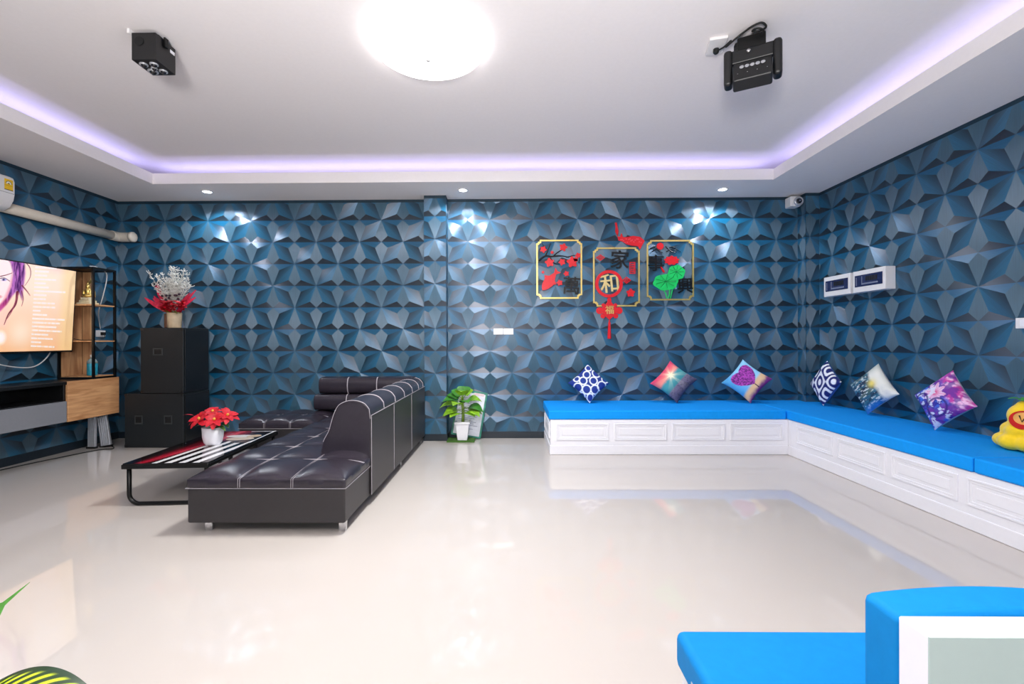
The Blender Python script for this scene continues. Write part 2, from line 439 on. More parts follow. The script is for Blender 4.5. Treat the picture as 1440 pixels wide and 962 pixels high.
# ------------------------------------------------------------------ ceiling effect lights
def party_light():
    t = thing('effect_light', 'small black box effect light under the left part of the ceiling', 'stage light', (-2.266, 2.885, ZC))
    x0, x1, y0, y1, z0, z1 = -2.342, -2.19, 2.795, 2.965, 2.93, 3.10
    MB().box((x0, y0, z0), (x1, y1, z1)).build('housing', M_black, t, bevel=.004)
    b = MB().box((x0 + .02, y0 + .05, z1), (x1 - .02, y0 + .11, ZC)); b.box((x0 - .018, y0 + .06, z1 - .09), (x0 - .002, y0 + .10, z1 + .02))
    b.box((x1 + .002, y0 + .06, z1 - .05), (x1 + .014, y0 + .09, z1 + .01))
    b.build('bracket', M_blackmet, t, bevel=.002, seg=1)
    MB().lathe([(.001, 0), (.028, 0), (.028, .004), (.022, .006), (.001, .006)], (-2.292, y0 - .004, z1 - .055), 24, axis='y').build('fan_grille', M_matte, t)
    for dx, dy, r in ((-.035, -.045, .024), (.03, -.045, .024), (-.035, .03, .03), (.032, .03, .024), (.0, -.005, .018)):
        ln = MB().lathe([(r, .002), (r, -.006), (r * .8, -.008), (.001, -.008)], (-2.266 + dx, 2.885 + dy, z0), 20).build('lens_ring', M_silver, t, smooth=True)
        MB().ell((-2.266 + dx, 2.885 + dy, z0 - .004), (r * .72, r * .72, .016), 14, 8).build('lens', M_lens, ln, smooth=True)
    MB().box((x1, y1 - .05, z1 - .05), (x1 + .002, y1 - .012, z1 - .03)).build('sticker', M_white, t)
    MB().box((x0 - .02, y0 - .012, z1 - .01), (x0 - .004, y0 + .03, ZC)).build('plug', M_whitepl, t, bevel=.003)
party_light()

def bar_light():
    t = thing('bar_light', 'black bar stage light in a wide yoke under the right part of the ceiling', 'stage light', (1.535, 2.89, ZC), (0, 0, math.radians(-28)))
    # local frame: x along the bar, -y towards the viewer, z down from the ceiling (negative)
    MB().box((-.085, -.02, -.115), (.075, .10, -.02)).build('driver_box', M_blackmet, t, bevel=.006, local=True)
    MB().box((-.105, -.01, -.19), (-.06, .08, -.03)).build('side_bracket', M_black, t, bevel=.02, local=True)
    Y0 = -.015
    yk = MB().box((-.135, Y0 - .02, -.19), (.135, Y0 + .02, -.10))
    yk.build('yoke', M_black, t, bevel=.012, local=True)
    for s in (-1, 1):
        MB().box((s * .136 - .025, Y0 - .045, -.325), (s * .136 + .025, Y0 + .045, -.10)).build('yoke_arm', M_black, t, bevel=.02, local=True, seg=3)
    R = Matrix.Translation((0, -.045, -.275)) @ Matrix.Rotation(math.radians(-24), 4, 'X')
    h = MB().box((-.108, -.04, -.085), (.108, .05, .07), R).build('lamp_head', M_black, t, bevel=.012, local=True, seg=3)
    MB().box((-.095, -.043, .000), (.095, -.040, .042), R).build('lens_strip', M_matte, h, local=True) if False else None
    for i in range(5):
        M = R @ Matrix.Translation((-.058 + .029 * i, -.041, .02))
        MB().lathe([(.0125, 0), (.0125, -.004), (.008, -.003), (.001, -.001)], (0, 0, 0), 14, axis='y', M=M).build('lens', M_silver, t, smooth=True, local=True)
    for i in range(4):
        MB().lathe([(.003, 0), (.003, -.003), (.001, -.003)], (0, 0, 0), 8, axis='y', M=R @ Matrix.Translation((-.08 + .053 * i, -.041, -.035))).build('screw', M_chrome, t, local=True)
    MB().lathe([(.012, 0), (.012, -.012), (.004, -.014)], (-.02, Y0 - .02, -.13), 12, axis='y').build('yoke_bolt', M_chrome, t, local=True, smooth=True)
    pts = [(-.20, .03, -.035), (-.16, .0, -.04), (-.12, -.03, -.03), (-.15, -.01, -.05), (-.11, -.035, -.04), (-.05, -.06, -.02), (.0, -.09, -.015), (.05, -.10, -.015), (.075, -.07, -.03), (.04, -.05, -.03), (.0, -.06, -.025), (.03, -.08, -.03), (.06, -.06, -.04), (.05, -.022, -.05)]
    MB().tube(catmull(pts, 6), .006, 6).build('power_cord', M_matte, t, local=True, smooth=True)
    MB().lathe([(.004, 0), (.018, 0), (.018, -.022), (.010, -.032), (.004, -.032)], (-.21, .035, -.02), 14).build('plug', M_matte, t, local=True, smooth=True)
bar_light()
t = thing('ceiling_socket', 'white power socket on the ceiling beside the bar stage light', 'socket', (1.36, 3.0, ZC), (0, 0, math.radians(-14)))
MB().box((-.055, -.085, -.02), (.055, .085, 0)).build('plate', M_whitepl, t, bevel=.005, local=True)
MB().lathe([(.001, -.0215), (.018, -.0215), (.018, -.019), (.001, -.019)], (0, .04, 0), 16).build('outlet', M_cream, t, local=True)

# ------------------------------------------------------------------ left wall: air conditioner, conduit, television, cabinet, shelf
t = thing('air_conditioner', 'white split air conditioner high on the left wall', 'air conditioner', (XL, 3.67, 2.39))
prof = [(XL, 2.40), (XL, 2.70), (-4.60, 2.70), (-4.567, 2.685), (-4.555, 2.65), (-4.555, 2.53), (-4.565, 2.48), (-4.60, 2.42), (-4.66, 2.385)]
MB().prism(prof, 3.20, 4.14, 'xz').build('body', M_whitepl, t, bevel=.008)
MB().box((-4.556, 3.21, 2.535), (-4.552, 4.13, 2.538)).build('panel_gap', M_greyl, t)
lab = MB(); n = 24; cols = []
for j in range(n + 1):
    for i in range(n + 1):
        lab.v.append((-4.5535, 4.05 + .072 * i / n, 2.56 + .10 * j / n))
        x, y = i / n, j / n; d = math.hypot(x - .5, (y - .55) * 1.2)
        c = (236, 190, 40)
        if y > .55 and (.30 < d < .36): c = (60, 60, 60)
        elif y > .55 and d < .30: c = (240, 236, 220) if d > .14 else (120, 90, 30)
        elif .40 < y < .45: c = (200, 150, 20)
        elif y < .08: c = (70, 52, 20)
        cols.append(lin(c))
lab.f = [(j * (n + 1) + i, j * (n + 1) + i + 1, (j + 1) * (n + 1) + i + 1, (j + 1) * (n + 1) + i) for j in range(n) for i in range(n)]
lab.c = cols; lab.build('energy_sticker', M_col, t, fix=False)
fl = MB()
for k in range(4): fl.box((-4.66 + .02 * k, 3.28, 2.388 + .008 * k), (-4.655 + .02 * k, 4.06, 2.40 + .008 * k))
fl.build('louver', M_whitepl, t)

t = thing('pipe_conduit', 'cream pipe conduit along the left wall below the air conditioner', 'pipe', (XL, 4.5, 2.44))
MB().tube([(-4.715, 4.142, 2.44), (-4.715, 5.36, 2.44)], .05, 20).build('pipe', M_cream, t, smooth=True)
el = catmull([(-4.715, 5.33, 2.44), (-4.715, 5.40, 2.44), (-4.69, 5.44, 2.44), (-4.64, 5.446, 2.44), (-4.56, 5.446, 2.44)], 5)
MB().tube(el, .056, 20).build('elbow', M_cream, t, smooth=True)
MB().lathe([(.001, .02), (.03, .018), (.05, .01), (.06, 0), (.06, -.03), (.02, -.03)], (-4.535, 5.436, 2.44), 24, axis='x').build('end_cap', M_cream, t, smooth=True)

# television, slightly tipped forward
def television():
    y1, y0 = 4.733, 3.30
    zt_, zb_ = 1.93, 1.075; xt, xbm = -4.55, -4.602
    t = thing('television', 'large flat television with a lit portrait screen on the left wall', 'television', (xbm, (y0 + y1) / 2, zb_))
    lean = math.atan2(xt - xbm, zt_ - zb_); H = math.hypot(xt - xbm, zt_ - zb_)
    B = Matrix.Translation((xbm, 0, zb_)) @ Matrix.Rotation(lean, 4, 'Y')
    MB().box((-.045, y0, 0), (0, y1, H), B).build('casing', M_black, t, bevel=.004)
    bz = .012
    ny, nz = 330, 200
    ys = np.linspace(y0 + bz, y1 - bz, ny); zs = np.linspace(bz + .004, H - bz, nz)
    YY, ZZ = np.meshgrid(ys, zs)
    # art coordinates: a portrait on the left half, a list of lines on the right half
    wz = zb_ + ZZ
    ax = (717.0 - 640 * 4.575 / (YY + .055)) * 6.41
    ay = (478 - 640 * (wz - 1.186) / (YY + .055) + 2.0 - 350) * 6.41
    bx = np.where(ax < -40, -80 - ax, ax)       # mirrored other half of the face
    colr = np.zeros(YY.shape + (3,))
    colr[:] = mixc(mixc(L3((252, 226, 206)), L3((246, 190, 140)), np.clip((ay - 350) / 560, 0, 1)), L3((196, 160, 190)), sstep(260, 60, ay) * sstep(180, 600, ax) * .9)
    colr = mixc(colr, L3((255, 240, 220)), .6 * np.exp(-(((ax - 200) / 110) ** 2 + ((ay - 760) / 120) ** 2)))
    colr = mixc(colr, L3((250, 214, 150)), sstep(500, 600, ax) * .6)
    def poly_mask(pts, soft=7):
        pts = np.array(pts, float); inside = np.zeros(bx.shape, bool); dist = np.full(bx.shape, 1e9)
        for i in range(len(pts)):
            (x0, y0_), (x1, y1_) = pts[i], pts[(i + 1) % len(pts)]
            cond = ((y0_ > ay) != (y1_ > ay))
            xi = (x1 - x0) * (ay - y0_) / (y1_ - y0_ + 1e-9) + x0
            inside ^= cond & (bx < xi)
            dx, dy = x1 - x0, y1_ - y0_
            tt = np.clip(((bx - x0) * dx + (ay - y0_) * dy) / (dx * dx + dy * dy + 1e-9), 0, 1)
            dist = np.minimum(dist, np.hypot(bx - x0 - tt * dx, ay - y0_ - tt * dy))
        return np.clip(.5 + np.where(inside, dist, -dist) / (2 * soft), 0, 1)
    def stroke(pts, w0, w1):
        pts = [tuple(p[:2]) for p in catmull([(a, b, 0) for a, b in pts], 6)]
        m = np.zeros(bx.shape)
        for i in range(len(pts) - 1):
            (x0, y0_), (x1, y1_) = pts[i], pts[i + 1]; dx, dy = x1 - x0, y1_ - y0_
            tt = np.clip(((bx - x0) * dx + (ay - y0_) * dy) / (dx * dx + dy * dy + 1e-9), 0, 1)
            w = w0 + (w1 - w0) * (i + tt) / (len(pts) - 1)
            m = np.maximum(m, np.clip((w - np.hypot(bx - x0 - tt * dx, ay - y0_ - tt * dy)) / 4 + .5, 0, 1))
        return m
    # neck, face, hair
    colr = mixc(colr, L3((250, 206, 190)), poly_mask([(-60, 480), (60, 430), (90, 560), (60, 700), (-60, 720)], 30) * .8)
    colr = mixc(colr, L3((252, 232, 232)), poly_mask([(-60, 74), (60, 95), (105, 200), (95, 330), (62, 420), (0, 492), (-60, 530)], 10))
    colr = mixc(colr, L3((236, 150, 170)), poly_mask([(95, 200), (110, 330), (70, 430), (0, 510), (40, 420), (78, 320)], 14) * .8)
    hm = poly_mask([(20, 72), (200, 104), (214, 220), (206, 320), (196, 460), (168, 400), (146, 380), (110, 420), (60, 500), (0, 566), (-20, 560), (0, 505), (58, 436), (92, 340), (102, 220), (70, 120)], 9)
    hs = fbm(bx / 16, ay / 110, 3)
    colr = mixc(colr, mixc(L3((70, 26, 92)), L3((186, 110, 190)), sstep(.35, .7, hs)), hm)
    colr = mixc(colr, L3((200, 60, 120)), hm * sstep(380, 520, ay) * .7)
    for pts, a, b, cl in (([(196, 108), (250, 170), (258, 250), (215, 330)], 5, 2, (110, 60, 90)), ([(190, 330), (235, 380), (266, 420)], 7, 2, (120, 50, 70)),
                          ([(150, 390), (138, 500), (80, 590), (48, 682)], 13, 3, (110, 36, 60)), ([(188, 380), (206, 450), (196, 515)], 6, 2, (130, 60, 90)),
                          ([(160, 400), (110, 560), (62, 640)], 6, 2, (150, 70, 90)),
                          ([(-10, 246), (40, 234), (92, 216)], 5, 3, (104, 50, 70)), ([(-14, 264), (30, 262), (76, 290)], 4, 3, (60, 30, 60))):
        colr = mixc(colr, L3(cl), stroke(pts, a, b))
    colr = mixc(colr, L3((150, 150, 214)), np.clip(1.4 - np.hypot((bx - 24) / 24, (ay - 277) / 12), 0, 1))
    colr = mixc(colr, L3((40, 30, 70)), np.clip(1.6 - np.hypot((bx - 20) / 9, (ay - 276) / 8), 0, 1))
    colr = mixc(colr, L3((200, 60, 90)), np.clip(1.5 - np.hypot((ax + 40) / 46, (ay - 430) / 16), 0, 1))
    # white blossom, pale list lines
    colr = mixc(colr, L3((255, 252, 250)), np.clip(1.4 - np.hypot((ax - 20) / 46, (ay - 800) / 56), 0, 1))
    rs = np.random.RandomState(4)
    yy = 160
    lens = [190, 120, 110, 190, 100, 130, 280, 115, 110, 190, 200, 70, 130, 290, 250, 220, 270, 150, 190, 90, 210]
    for k, ln in enumerate(lens):
        cyl = 165 + k * 35.5
        gaps = .55 + .45 * (vnoise(ax / 11.0, np.full(ax.shape, k * 3.7), 9) > .28)
        m = np.clip((9 - np.abs(ay - cyl - (ax - 300) * .05)) / 4, 0, 1) * (ax > 300) * (ax < 300 + ln) * gaps
        colr = mixc(colr, L3((255, 248, 244)), m * .85)
    s = MB()
    pts = [tuple(B @ Vector((.0015, y, z))) for z in zs for y in ys]
    s.v = pts
    s.f = [(j * ny + i, j * ny + i + 1, (j + 1) * ny + i + 1, (j + 1) * ny + i) for j in range(nz - 1) for i in range(ny - 1)]
    s.c = np.concatenate([colr.reshape(-1, 3), np.ones((ny * nz, 1))], 1)
    s.build('screen', M_screen, t, fix=False)
    MB().box((XL, 3.85, 1.35), (-4.60, 4.2, 1.6)).build('wall_mount', M_blackmet, t)
television()

def cable(name, pts, r, m, label, n=6):
    o = MB().tube(catmull(pts, n), r, 6).build(name, m, None, smooth=True); return tag(o, label, 'cable')
cable('television_cable', [(-4.774, 3.9, 1.12), (-4.70, 3.92, 1.06), (-4.70, 4.05, 1.0), (-4.71, 4.25, .945), (-4.71, 4.42, .93), (-4.70, 4.52, .98), (-4.70, 4.60, 1.08), (-4.774, 4.62, 1.14)], .006, M_whitepl,
      'white cable drooping below the lit television')
# wall-hung cabinet
t = thing('television_cabinet', 'long black wall-hung media cabinet with grey drawer and oak door', 'cabinet', (XL, 3.8, .385))
y0 = 2.4; yd = 4.452; y1 = 5.046; xf = -4.38; XL = -4.777
c = MB().box((XL, y0, .765), (xf - .02, y1 - .004, .785)); c.box((XL, y0, .385), (xf - .02, y1 - .004, .405)); c.box((XL, y0, .405), (XL + .02, y1 - .004, .765))
for yy in (y0, 3.2, yd - .02, y1 - .024): c.box((XL + .02, yy, .405), (xf - .02, yy + .02, .765))
c.box((XL, y0, .585), (xf - .02, yd, .60))
c.box((xf - .02, y0, .755), (xf, yd - .004, .785))
c.build('carcass', M_black, t, bevel=.002, seg=1)
MB().box((xf - .02, y0, .388), (xf, yd - .006, .592)).build('drawer', M_greyl, t, bevel=.002, seg=1)
MB().box((xf - .02, yd, .385), (xf + .002, y1, .785)).build('door', M_oak, t, bevel=.002, seg=1)

XL = -4.78
# open shelf tower on top of the cabinet
t = thing('shelf_tower', 'black metal framed open shelf with oak back on the media cabinet', 'shelf', (-4.57, 4.875, .786))
ya_, yb_, xw, xf, z0, z1 = 4.735, 5.015, -4.765, -4.38, .786, 1.97
f = MB(); w = .02
for x in (xw, xf - w):
    for y in (ya_, yb_ - w): f.box((x, y, z0), (x + w, y + w, z1))
for z in (z0, z1 - w):
    for y in (ya_, yb_ - w): f.box((xw + w, y, z), (xf - w, y + w, z + w))
    for x in (xw, xf - w): f.box((x, ya_ + w, z), (x + w, yb_ - w, z + w))
f.build('frame', M_blackmet, t)
MB().box((xw + .002, ya_ + w, z0 + w), (xw + .016, yb_ - w, z1 - w)).build('back_panel', M_oak2, t)
MB().box((xw + w, yb_ - .018, z0 + w), (-4.655, yb_ - .002, z1 - w)).build('side_panel', M_oak2, t)
for z in (1.178, 1.562):
    MB().box((xw + .02, ya_ + .004, z), (xf - .004, yb_ - .02, z + .014)).build('shelf', M_oak, t)
MB().box((xw + .02, ya_ + w, z0 + w), (xf - w, yb_ - w, z0 + w + .01)).build('shelf', M_oak, t)
MB().box((xw + w, ya_ + w, z1 - .012), (xf - w, yb_ - w, z1 - .002)).build('top_board', M_black, t)
# gilded shrine figurine on the top shelf
t = thing('shrine_figurine', 'small gilded seated figurine with a pointed halo on the top shelf', 'figurine', (-4.56, 4.87, 1.576))
bx_, by_ = -4.545, 4.85
MB().box((bx_ - .07, by_ - .06, 1.5765), (bx_ + .07, by_ + .06, 1.60)).box((bx_ - .055, by_ - .048, 1.60), (bx_ + .055, by_ + .048, 1.625)).box((bx_ - .045, by_ - .04, 1.625), (bx_ + .045, by_ + .04, 1.655)).build('pedestal', mat('ivory', (226, 214, 180), .4), t, bevel=.004)
b = MB().ell((bx_, by_, 1.675), (.055, .045, .025)); b.ell((bx_, by_, 1.72), (.03, .025, .045)); b.ell((bx_, by_, 1.775), (.02, .02, .024)); b.lathe([(.014, 0), (.008, .02), (.001, .05)], (bx_, by_, 1.79), 10)
b.ell((bx_ - .035, by_ - .01, 1.705), (.012, .014, .034)); b.ell((bx_ + .035, by_ - .01, 1.705), (.012, .014, .034))
b.build('seated_figure', M_gold, t, smooth=True)
hal = [(.0, .20), (.03, .12), (.05, .06), (.052, 0), (.044, 0), (.042, .055), (.024, .11), (0, .165), (-.024, .11), (-.042, .055), (-.044, 0), (-.052, 0), (-.05, .06), (-.03, .12)]
MB().prism([(bx_ + a, 1.66 + b_) for a, b_ in hal], by_ + .03, by_ + .036).build('halo', M_gold, t)
# bottle with blue liquid
t = thing('soap_bottle', 'clear bottle of turquoise liquid on the bottom shelf', 'bottle', (-4.50, 4.85, .816))
MB().lathe([(.001, .001), (.042, .001), (.046, .01), (.046, .13), (.001, .13)], (-4.50, 4.85, .816), 20).build('liquid', M_aqua, t, smooth=True)
MB().lathe([(.0465, .13), (.046, .15), (.03, .175), (.016, .185), (.016, .20), (.001, .20)], (-4.50, 4.85, .816), 20).build('bottle_top', M_clear, t, smooth=True)
MB().lathe([(.018, .195), (.018, .222), (.006, .225), (.006, .25), (.001, .25)], (-4.50, 4.85, .816), 14).build('pump_cap', M_whitepl, t, smooth=True)
t = thing('wall_socket', 'white power socket on the left wall behind the shelf', 'socket', (XL, 5.25, 1.27))
MB().box((XL + .002, 5.19, 1.235), (XL + .014, 5.31, 1.31)).build('plate', M_whitepl, t, bevel=.003)
MB().box((XL + .014, 5.24, 1.255), (XL + .05, 5.275, 1.29)).build('plug', M_matte, t, bevel=.004)
cable('shelf_cable', [(-4.42, 4.74, 1.975), (-4.45, 4.86, 1.98), (-4.50, 5.03, 1.93), (-4.55, 5.04, 1.70), (-4.62, 5.06, 1.52), (-4.74, 5.20, 1.40), (-4.765, 5.24, 1.33)], .005, M_whitepl,
      'white cable hanging over the open shelf down to the wall socket')
cable('plug_cable', [(-4.735, 5.26, 1.265), (-4.70, 5.22, 1.22), (-4.62, 5.06, 1.215), (-4.58, 4.95, 1.2), (-4.56, 4.80, 1.197), (-4.60, 4.745, 1.21)], .004, M_matte, 'thin black cable from the wall socket across the middle shelf')
cable('floor_cable', [(-4.73, 3.4, .006), (-4.70, 3.9, .006), (-4.64, 4.3, .006), (-4.56, 4.6, .006), (-4.50, 4.8, .006), (-4.44, 4.9, .006), (-4.36, 4.93, .006), (-4.40, 5.0, .006), (-4.52, 5.09, .006)], .005, M_matte, 'black cable lying on the floor under the media cabinet')
# silver panels stored under the cabinet
def slats(x, y, w, h, tilt, lean, label):
    t = thing('metal_panel', label, 'metal panel', (x, y, 0.001), (0, 0, 0), 'silver panels leaning under the cabinet')
    R = Matrix.Translation((x, y, .001)) @ Matrix.Rotation(-lean, 4, 'X') @ Matrix.Rotation(tilt, 4, 'Y')
    b = MB().box((-w / 2, 0, 0), (w / 2, .02, h), R)
    k = max(3, int(w / .02))
    for i in range(k):
        xx = -w / 2 + w * (i + .5) / k
        b.box((xx - w / k * .28, -.008, 0), (xx + w / k * .28, 0, h), R)
    b.build('ribbed_plate', M_silver, t, bevel=.001, seg=1)
    MB().box((-w / 2 - .006, -.012, 0), (w / 2 + .006, .026, .02), R).build('end_clip', M_black, t)
slats(-4.62, 4.965, .085, .37, 0, .02, 'upright silver ribbed panel under the oak door')
slats(-4.515, 5.03, .11, .375, -.16, .02, 'tilted silver ribbed panel beside the lower loudspeaker')

# ------------------------------------------------------------------ loudspeakers with flowers
def speaker(x0, x1, y0, y1, z0, z1, handles, label):
    t = thing('loudspeaker', label, 'loudspeaker', ((x0 + x1) / 2, (y0 + y1) / 2, z0), group='stacked black loudspeakers')
    MB().box((x0, y0, z0), (x1, y1, z1)).build('cabinet', M_spk, t, bevel=.006)
    MB().box((x1, y0 + .02, z0 + .02), (x1 + .01, y1 - .02, z1 - .02)).build('grille', M_spk2, t, bevel=.003)
    for hx, hz, w, h in handles:
        hd = MB().ring([(hx - w, hz - h), (hx + w, hz - h), (hx + w, hz + h), (hx - w, hz + h)], [(hx - w * .75, hz - h * .7), (hx + w * .75, hz - h * .7), (hx + w * .75, hz + h * .7), (hx - w * .75, hz + h * .7)], y0 - .006, y0 + .001).build('handle', mat('handle_lip', (52, 56, 58), .4), t, bevel=.002, seg=1)
        MB().box((hx - w * .74, y0 - .002, hz - h * .69), (hx + w * .74, y0 + .0005, hz + h * .69)).build('recess', M_matte, hd)
        MB().box((hx - w * .74, y0 - .005, hz + h * .25), (hx + w * .74, y0 - .001, hz + h * .5)).build('grip', M_black, hd)
    for cx_ in (x0, x1 - .035):
        for cz in (z0, z1 - .035):
            MB().box((cx_ - .002, y0 - .003, cz - (.0 if cz == z0 else -.001)), (cx_ + .036, y0 + .03, cz + .035)).build('corner_cap', M_black, t, bevel=.004)
    return t
speaker(-4.278, -3.62, 5.0, 5.44, .002, .600, [(-4.12, .31, .045, .048), (-3.79, .31, .045, .048)], 'wide lower black loudspeaker standing on the floor in the corner')
speaker(-4.10, -3.622, 5.003, 5.43, .604, 1.331, [(-3.905, 1.065, .055, .04)], 'upper black loudspeaker with the flower vase on top')
MB().lathe([(.03, 0), (.026, -.006), (.001, -.009)], (0, 0, 0), 16, axis='x').build('dummy', M_black) if False else None

def leaf_strip(mb, base, d, up, L, W, droop=.3, n=8, fold=.15, shape=None):
    base = Vector(base); d = Vector(d).normalized(); up = Vector(up)
    side = d.cross(up).normalized(); up = side.cross(d).normalized()
    vs = []; fs = []
    for i in range(n + 1):
        t = i / n
        c = base + d * (L * t * (1 - .25 * droop * t)) - Vector((0, 0, 1)) * (droop * L * t * t) + up * (.06 * L * math.sin(PI * t))
        w = W * (shape(t) if shape else math.sin(PI * min(1, (t * .92 + .04))) ** .8)
        vs += [c - side * w + up * (fold * w), c, c + side * w + up * (fold * w)]
    for i in range(n):
        a = i * 3
        fs += [(a, a + 1, a + 4, a + 3), (a + 1, a + 2, a + 5, a + 4)]
    mb.add(vs, fs)
    return mb

vx, vy, vz = -3.877, 5.2, 1.332
t = thing('flower_vase', 'kraft vase of red bracts and pale sprigs on the upper loudspeaker', 'flower vase', (vx, vy, vz))
MB().lathe([(.001, .001), (.062, .001), (.066, .01), (.074, .17), (.07, .18), (.062, .172), (.001, .172)], (vx + .012, vy, vz), 28).build('vase', M_vase, t, smooth=True)
MB().box((vx - .10, vy - .02, vz + .001), (vx - .058, vy + .05, vz + .17)).build('dark_block', M_vasedk, t, bevel=.012)
rr = random.Random(3)
for s, (ang, n_) in ((-1, (46, 6)), (1, (46, 5))):
    b = MB()
    for k in range(n_):
        a = math.radians(ang - 12 + 5.5 * k + rr.uniform(-4, 4))
        leaf_strip(b, (vx + s * .03, vy - .02 + .02 * k, vz + .17), (s * math.cos(a), rr.uniform(-.35, .1), math.sin(a)), (0, -1, .3), (.40 if s < 0 else .33) * rr.uniform(.6, 1.05), .022, droop=-.05, n=8)
    b.build('bract', M_pinkleaf, t, smooth=True)
b = MB()
for k in range(70):
    a = rr.uniform(0, 2 * PI); el_ = rr.uniform(.1, 1.2)
    leaf_strip(b, (vx + .05 + rr.uniform(-.11, .13), vy - .08 + rr.uniform(-.03, .03), vz + .22 + rr.uniform(-.03, .07)), (math.cos(a) * math.cos(el_), -abs(math.sin(a)) * math.cos(el_) * .8, math.sin(el_) * .5), (0, -.5, 1), .085, .018, droop=.25, n=5)
b.build('red_flower', M_redflower, t, smooth=True)
b = MB()
for k in range(12):
    a = rr.uniform(0, 2 * PI)
    leaf_strip(b, (vx + rr.uniform(-.05, .05), vy - .03, vz + .165), (math.cos(a), -.5, .35), (0, 0, 1), .14, .012, droop=.3, n=5)
b.build('green_leaf', mat('yellow_green_leaf', (150, 150, 50), .5, vary=.3), t, smooth=True)
b = MB()
for k in range(34):
    a = rr.uniform(-.8, .75); tip = Vector((vx + .02 + math.sin(a) * .36 * rr.uniform(.5, 1), vy + rr.uniform(-.1, .06), vz + .25 + math.cos(a) * rr.uniform(.22, .46)))
    st = Vector((vx + rr.uniform(-.02, .03), vy, vz + .18)); mid = (st + tip) / 2 + Vector((0, 0, .04))
    path = bez(st, mid, tip, 7); b.tube(path, .0022, 4)
    for q in path[3:]:
        for m_ in range(7):
            dd = Vector((rr.uniform(-1, 1), rr.uniform(-1, .6), rr.uniform(-.1, 1))).normalized() * rr.uniform(.015, .05)
            b.tube([q, q + dd * .6, q + dd + Vector((0, 0, .008))], [.002, .0028, .0034], 4)
b.build('dried_sprig', M_sprig, t)
M_berry = mat('plum_berry', (50, 26, 44), .4)
for k in range(9): MB().ell((vx + rr.uniform(-.10, .14), vy - .09, vz + rr.uniform(.26, .40)), (.014, .014, .014), 8, 6).build('dark_berry', M_berry, t, smooth=True)

# ------------------------------------------------------------------ sofa
def seat_pad(x0, x1, y0, y1, nx, ny, z0, z1, dome, parent, k=10):
    gx = nx * k; gy = ny * k; vs = []; fs = []
    W = gx + 1
    def hgt(i, j):
        u = (i % k) / k; v = (j % k) / k
        if i == gx: u = 0
        if j == gy: v = 0
        p = (1 - abs(2 * u - 1) ** 2.2) ** .7 * (1 - abs(2 * v - 1) ** 2.2) ** .7
        big = (1 - abs(2 * i / gx - 1) ** 6) * (1 - abs(2 * j / gy - 1) ** 8)
        edge_i = i in (0, gx); edge_j = j in (0, gy)
        h = z1 + dome * (.62 * p + .45 * big)
        return h
    for j in range(gy + 1):
        for i in range(gx + 1):
            vs.append((x0 + (x1 - x0) * i / gx, y0 + (y1 - y0) * j / gy, hgt(i, j)))
    for j in range(gy):
        for i in range(gx): fs.append((j * W + i, j * W + i + 1, (j + 1) * W + i + 1, (j + 1) * W + i))
    rim = [i for i in range(W)] + [j * W + gx for j in range(1, gy + 1)] + [gy * W + i for i in range(gx - 1, -1, -1)] + [j * W for j in range(gy - 1, 0, -1)]
    o = len(vs); vs += [(vs[i][0], vs[i][1], z0) for i in rim]
    n = len(rim)
    for a in range(n):
        b_ = (a + 1) % n; fs.append((rim[b_], rim[a], o + a, o + b_))
    fs.append(tuple(o + a for a in range(n)))
    m = MB(); m.add(vs, fs); ob = m.build('seat', M_leather, parent, smooth=True)
    md = ob.modifiers.new('bevel', 'BEVEL'); md.width = .012; md.segments = 3; md.limit_method = 'ANGLE'; md.angle_limit = math.radians(60)
    # contrast stitching along the quilting lines
    st = MB()
    for a in range(1, nx):
        i = a * k
        pts = [(x0 + (x1 - x0) * i / gx, y0 - .002, z0 + .004)] + [(x0 + (x1 - x0) * i / gx, y0 + (y1 - y0) * j / gy, hgt(i, j) + .002) for j in range(gy + 1)]
        for dx in (-.006, .006): st.tube([(p[0] + dx, p[1], p[2]) for p in pts], .0014, 4)
    for a in range(1, ny):
        j = a * k
        pts = [(x0 - .002, y0 + (y1 - y0) * j / gy, z0 + .004)] + [(x0 + (x1 - x0) * i / gx, y0 + (y1 - y0) * j / gy, hgt(i, j) + .002) for i in range(gx + 1)]
        for dy in (-.006, .006): st.tube([(p[0], p[1] + dy, p[2]) for p in pts], .0014, 4)
    st.tube([(x0 - .002, y1, z0), (x0 - .002, y0 - .002, z0), (x1 + .002, y0 - .002, z0), (x1 + .002, y1, z0)], .0018, 4)
    st.build('stitching', M_stitch, ob)
    return ob
sofa = thing('corner_sofa', 'black leather corner sofa with white contrast stitching', 'sofa', (-1.6, 4.0, 0))
x0, x1 = -1.985, -1.005
MB().box((x0 + .005, 2.765, .067), (x1 - .005, 5.325, .283)).build('base', M_leather2, sofa, bevel=.012, seg=3)
MB().box((-2.785, 4.64, .067), (x0 + .004, 5.325, .283)).build('base', M_leather2, sofa, bevel=.012, seg=3)
seat_pad(x0, x1, 2.76, 5.32, 3, 7, .283, .34, .055, sofa)
seat_pad(-2.79, x0 - .001, 4.635, 5.32, 3, 2, .283, .34, .055, sofa)
prof = [(-1.372, .35), (-1.345, .455), (-1.305, .532), (-1.287, .592), (-1.262, .668), (-1.228, .722), (-1.165, .75), (-1.098, .75), (-1.045, .73), (-1.012, .69), (-1.004, .62), (-1.004, .30)]
pp = [tuple(p[:2]) for p in catmull([(a, b_, 0) for a, b_ in prof[:10]], 4)] + prof[10:]
MB().prism(pp, 3.26, 5.325).build('backrest', M_leather, sofa, bevel=.01, seg=3)
MB().box((-1.01, 3.262, .07), (-.998, 5.325, .645)).build('back_panel', M_leather2, sofa, bevel=.004)
st = MB()
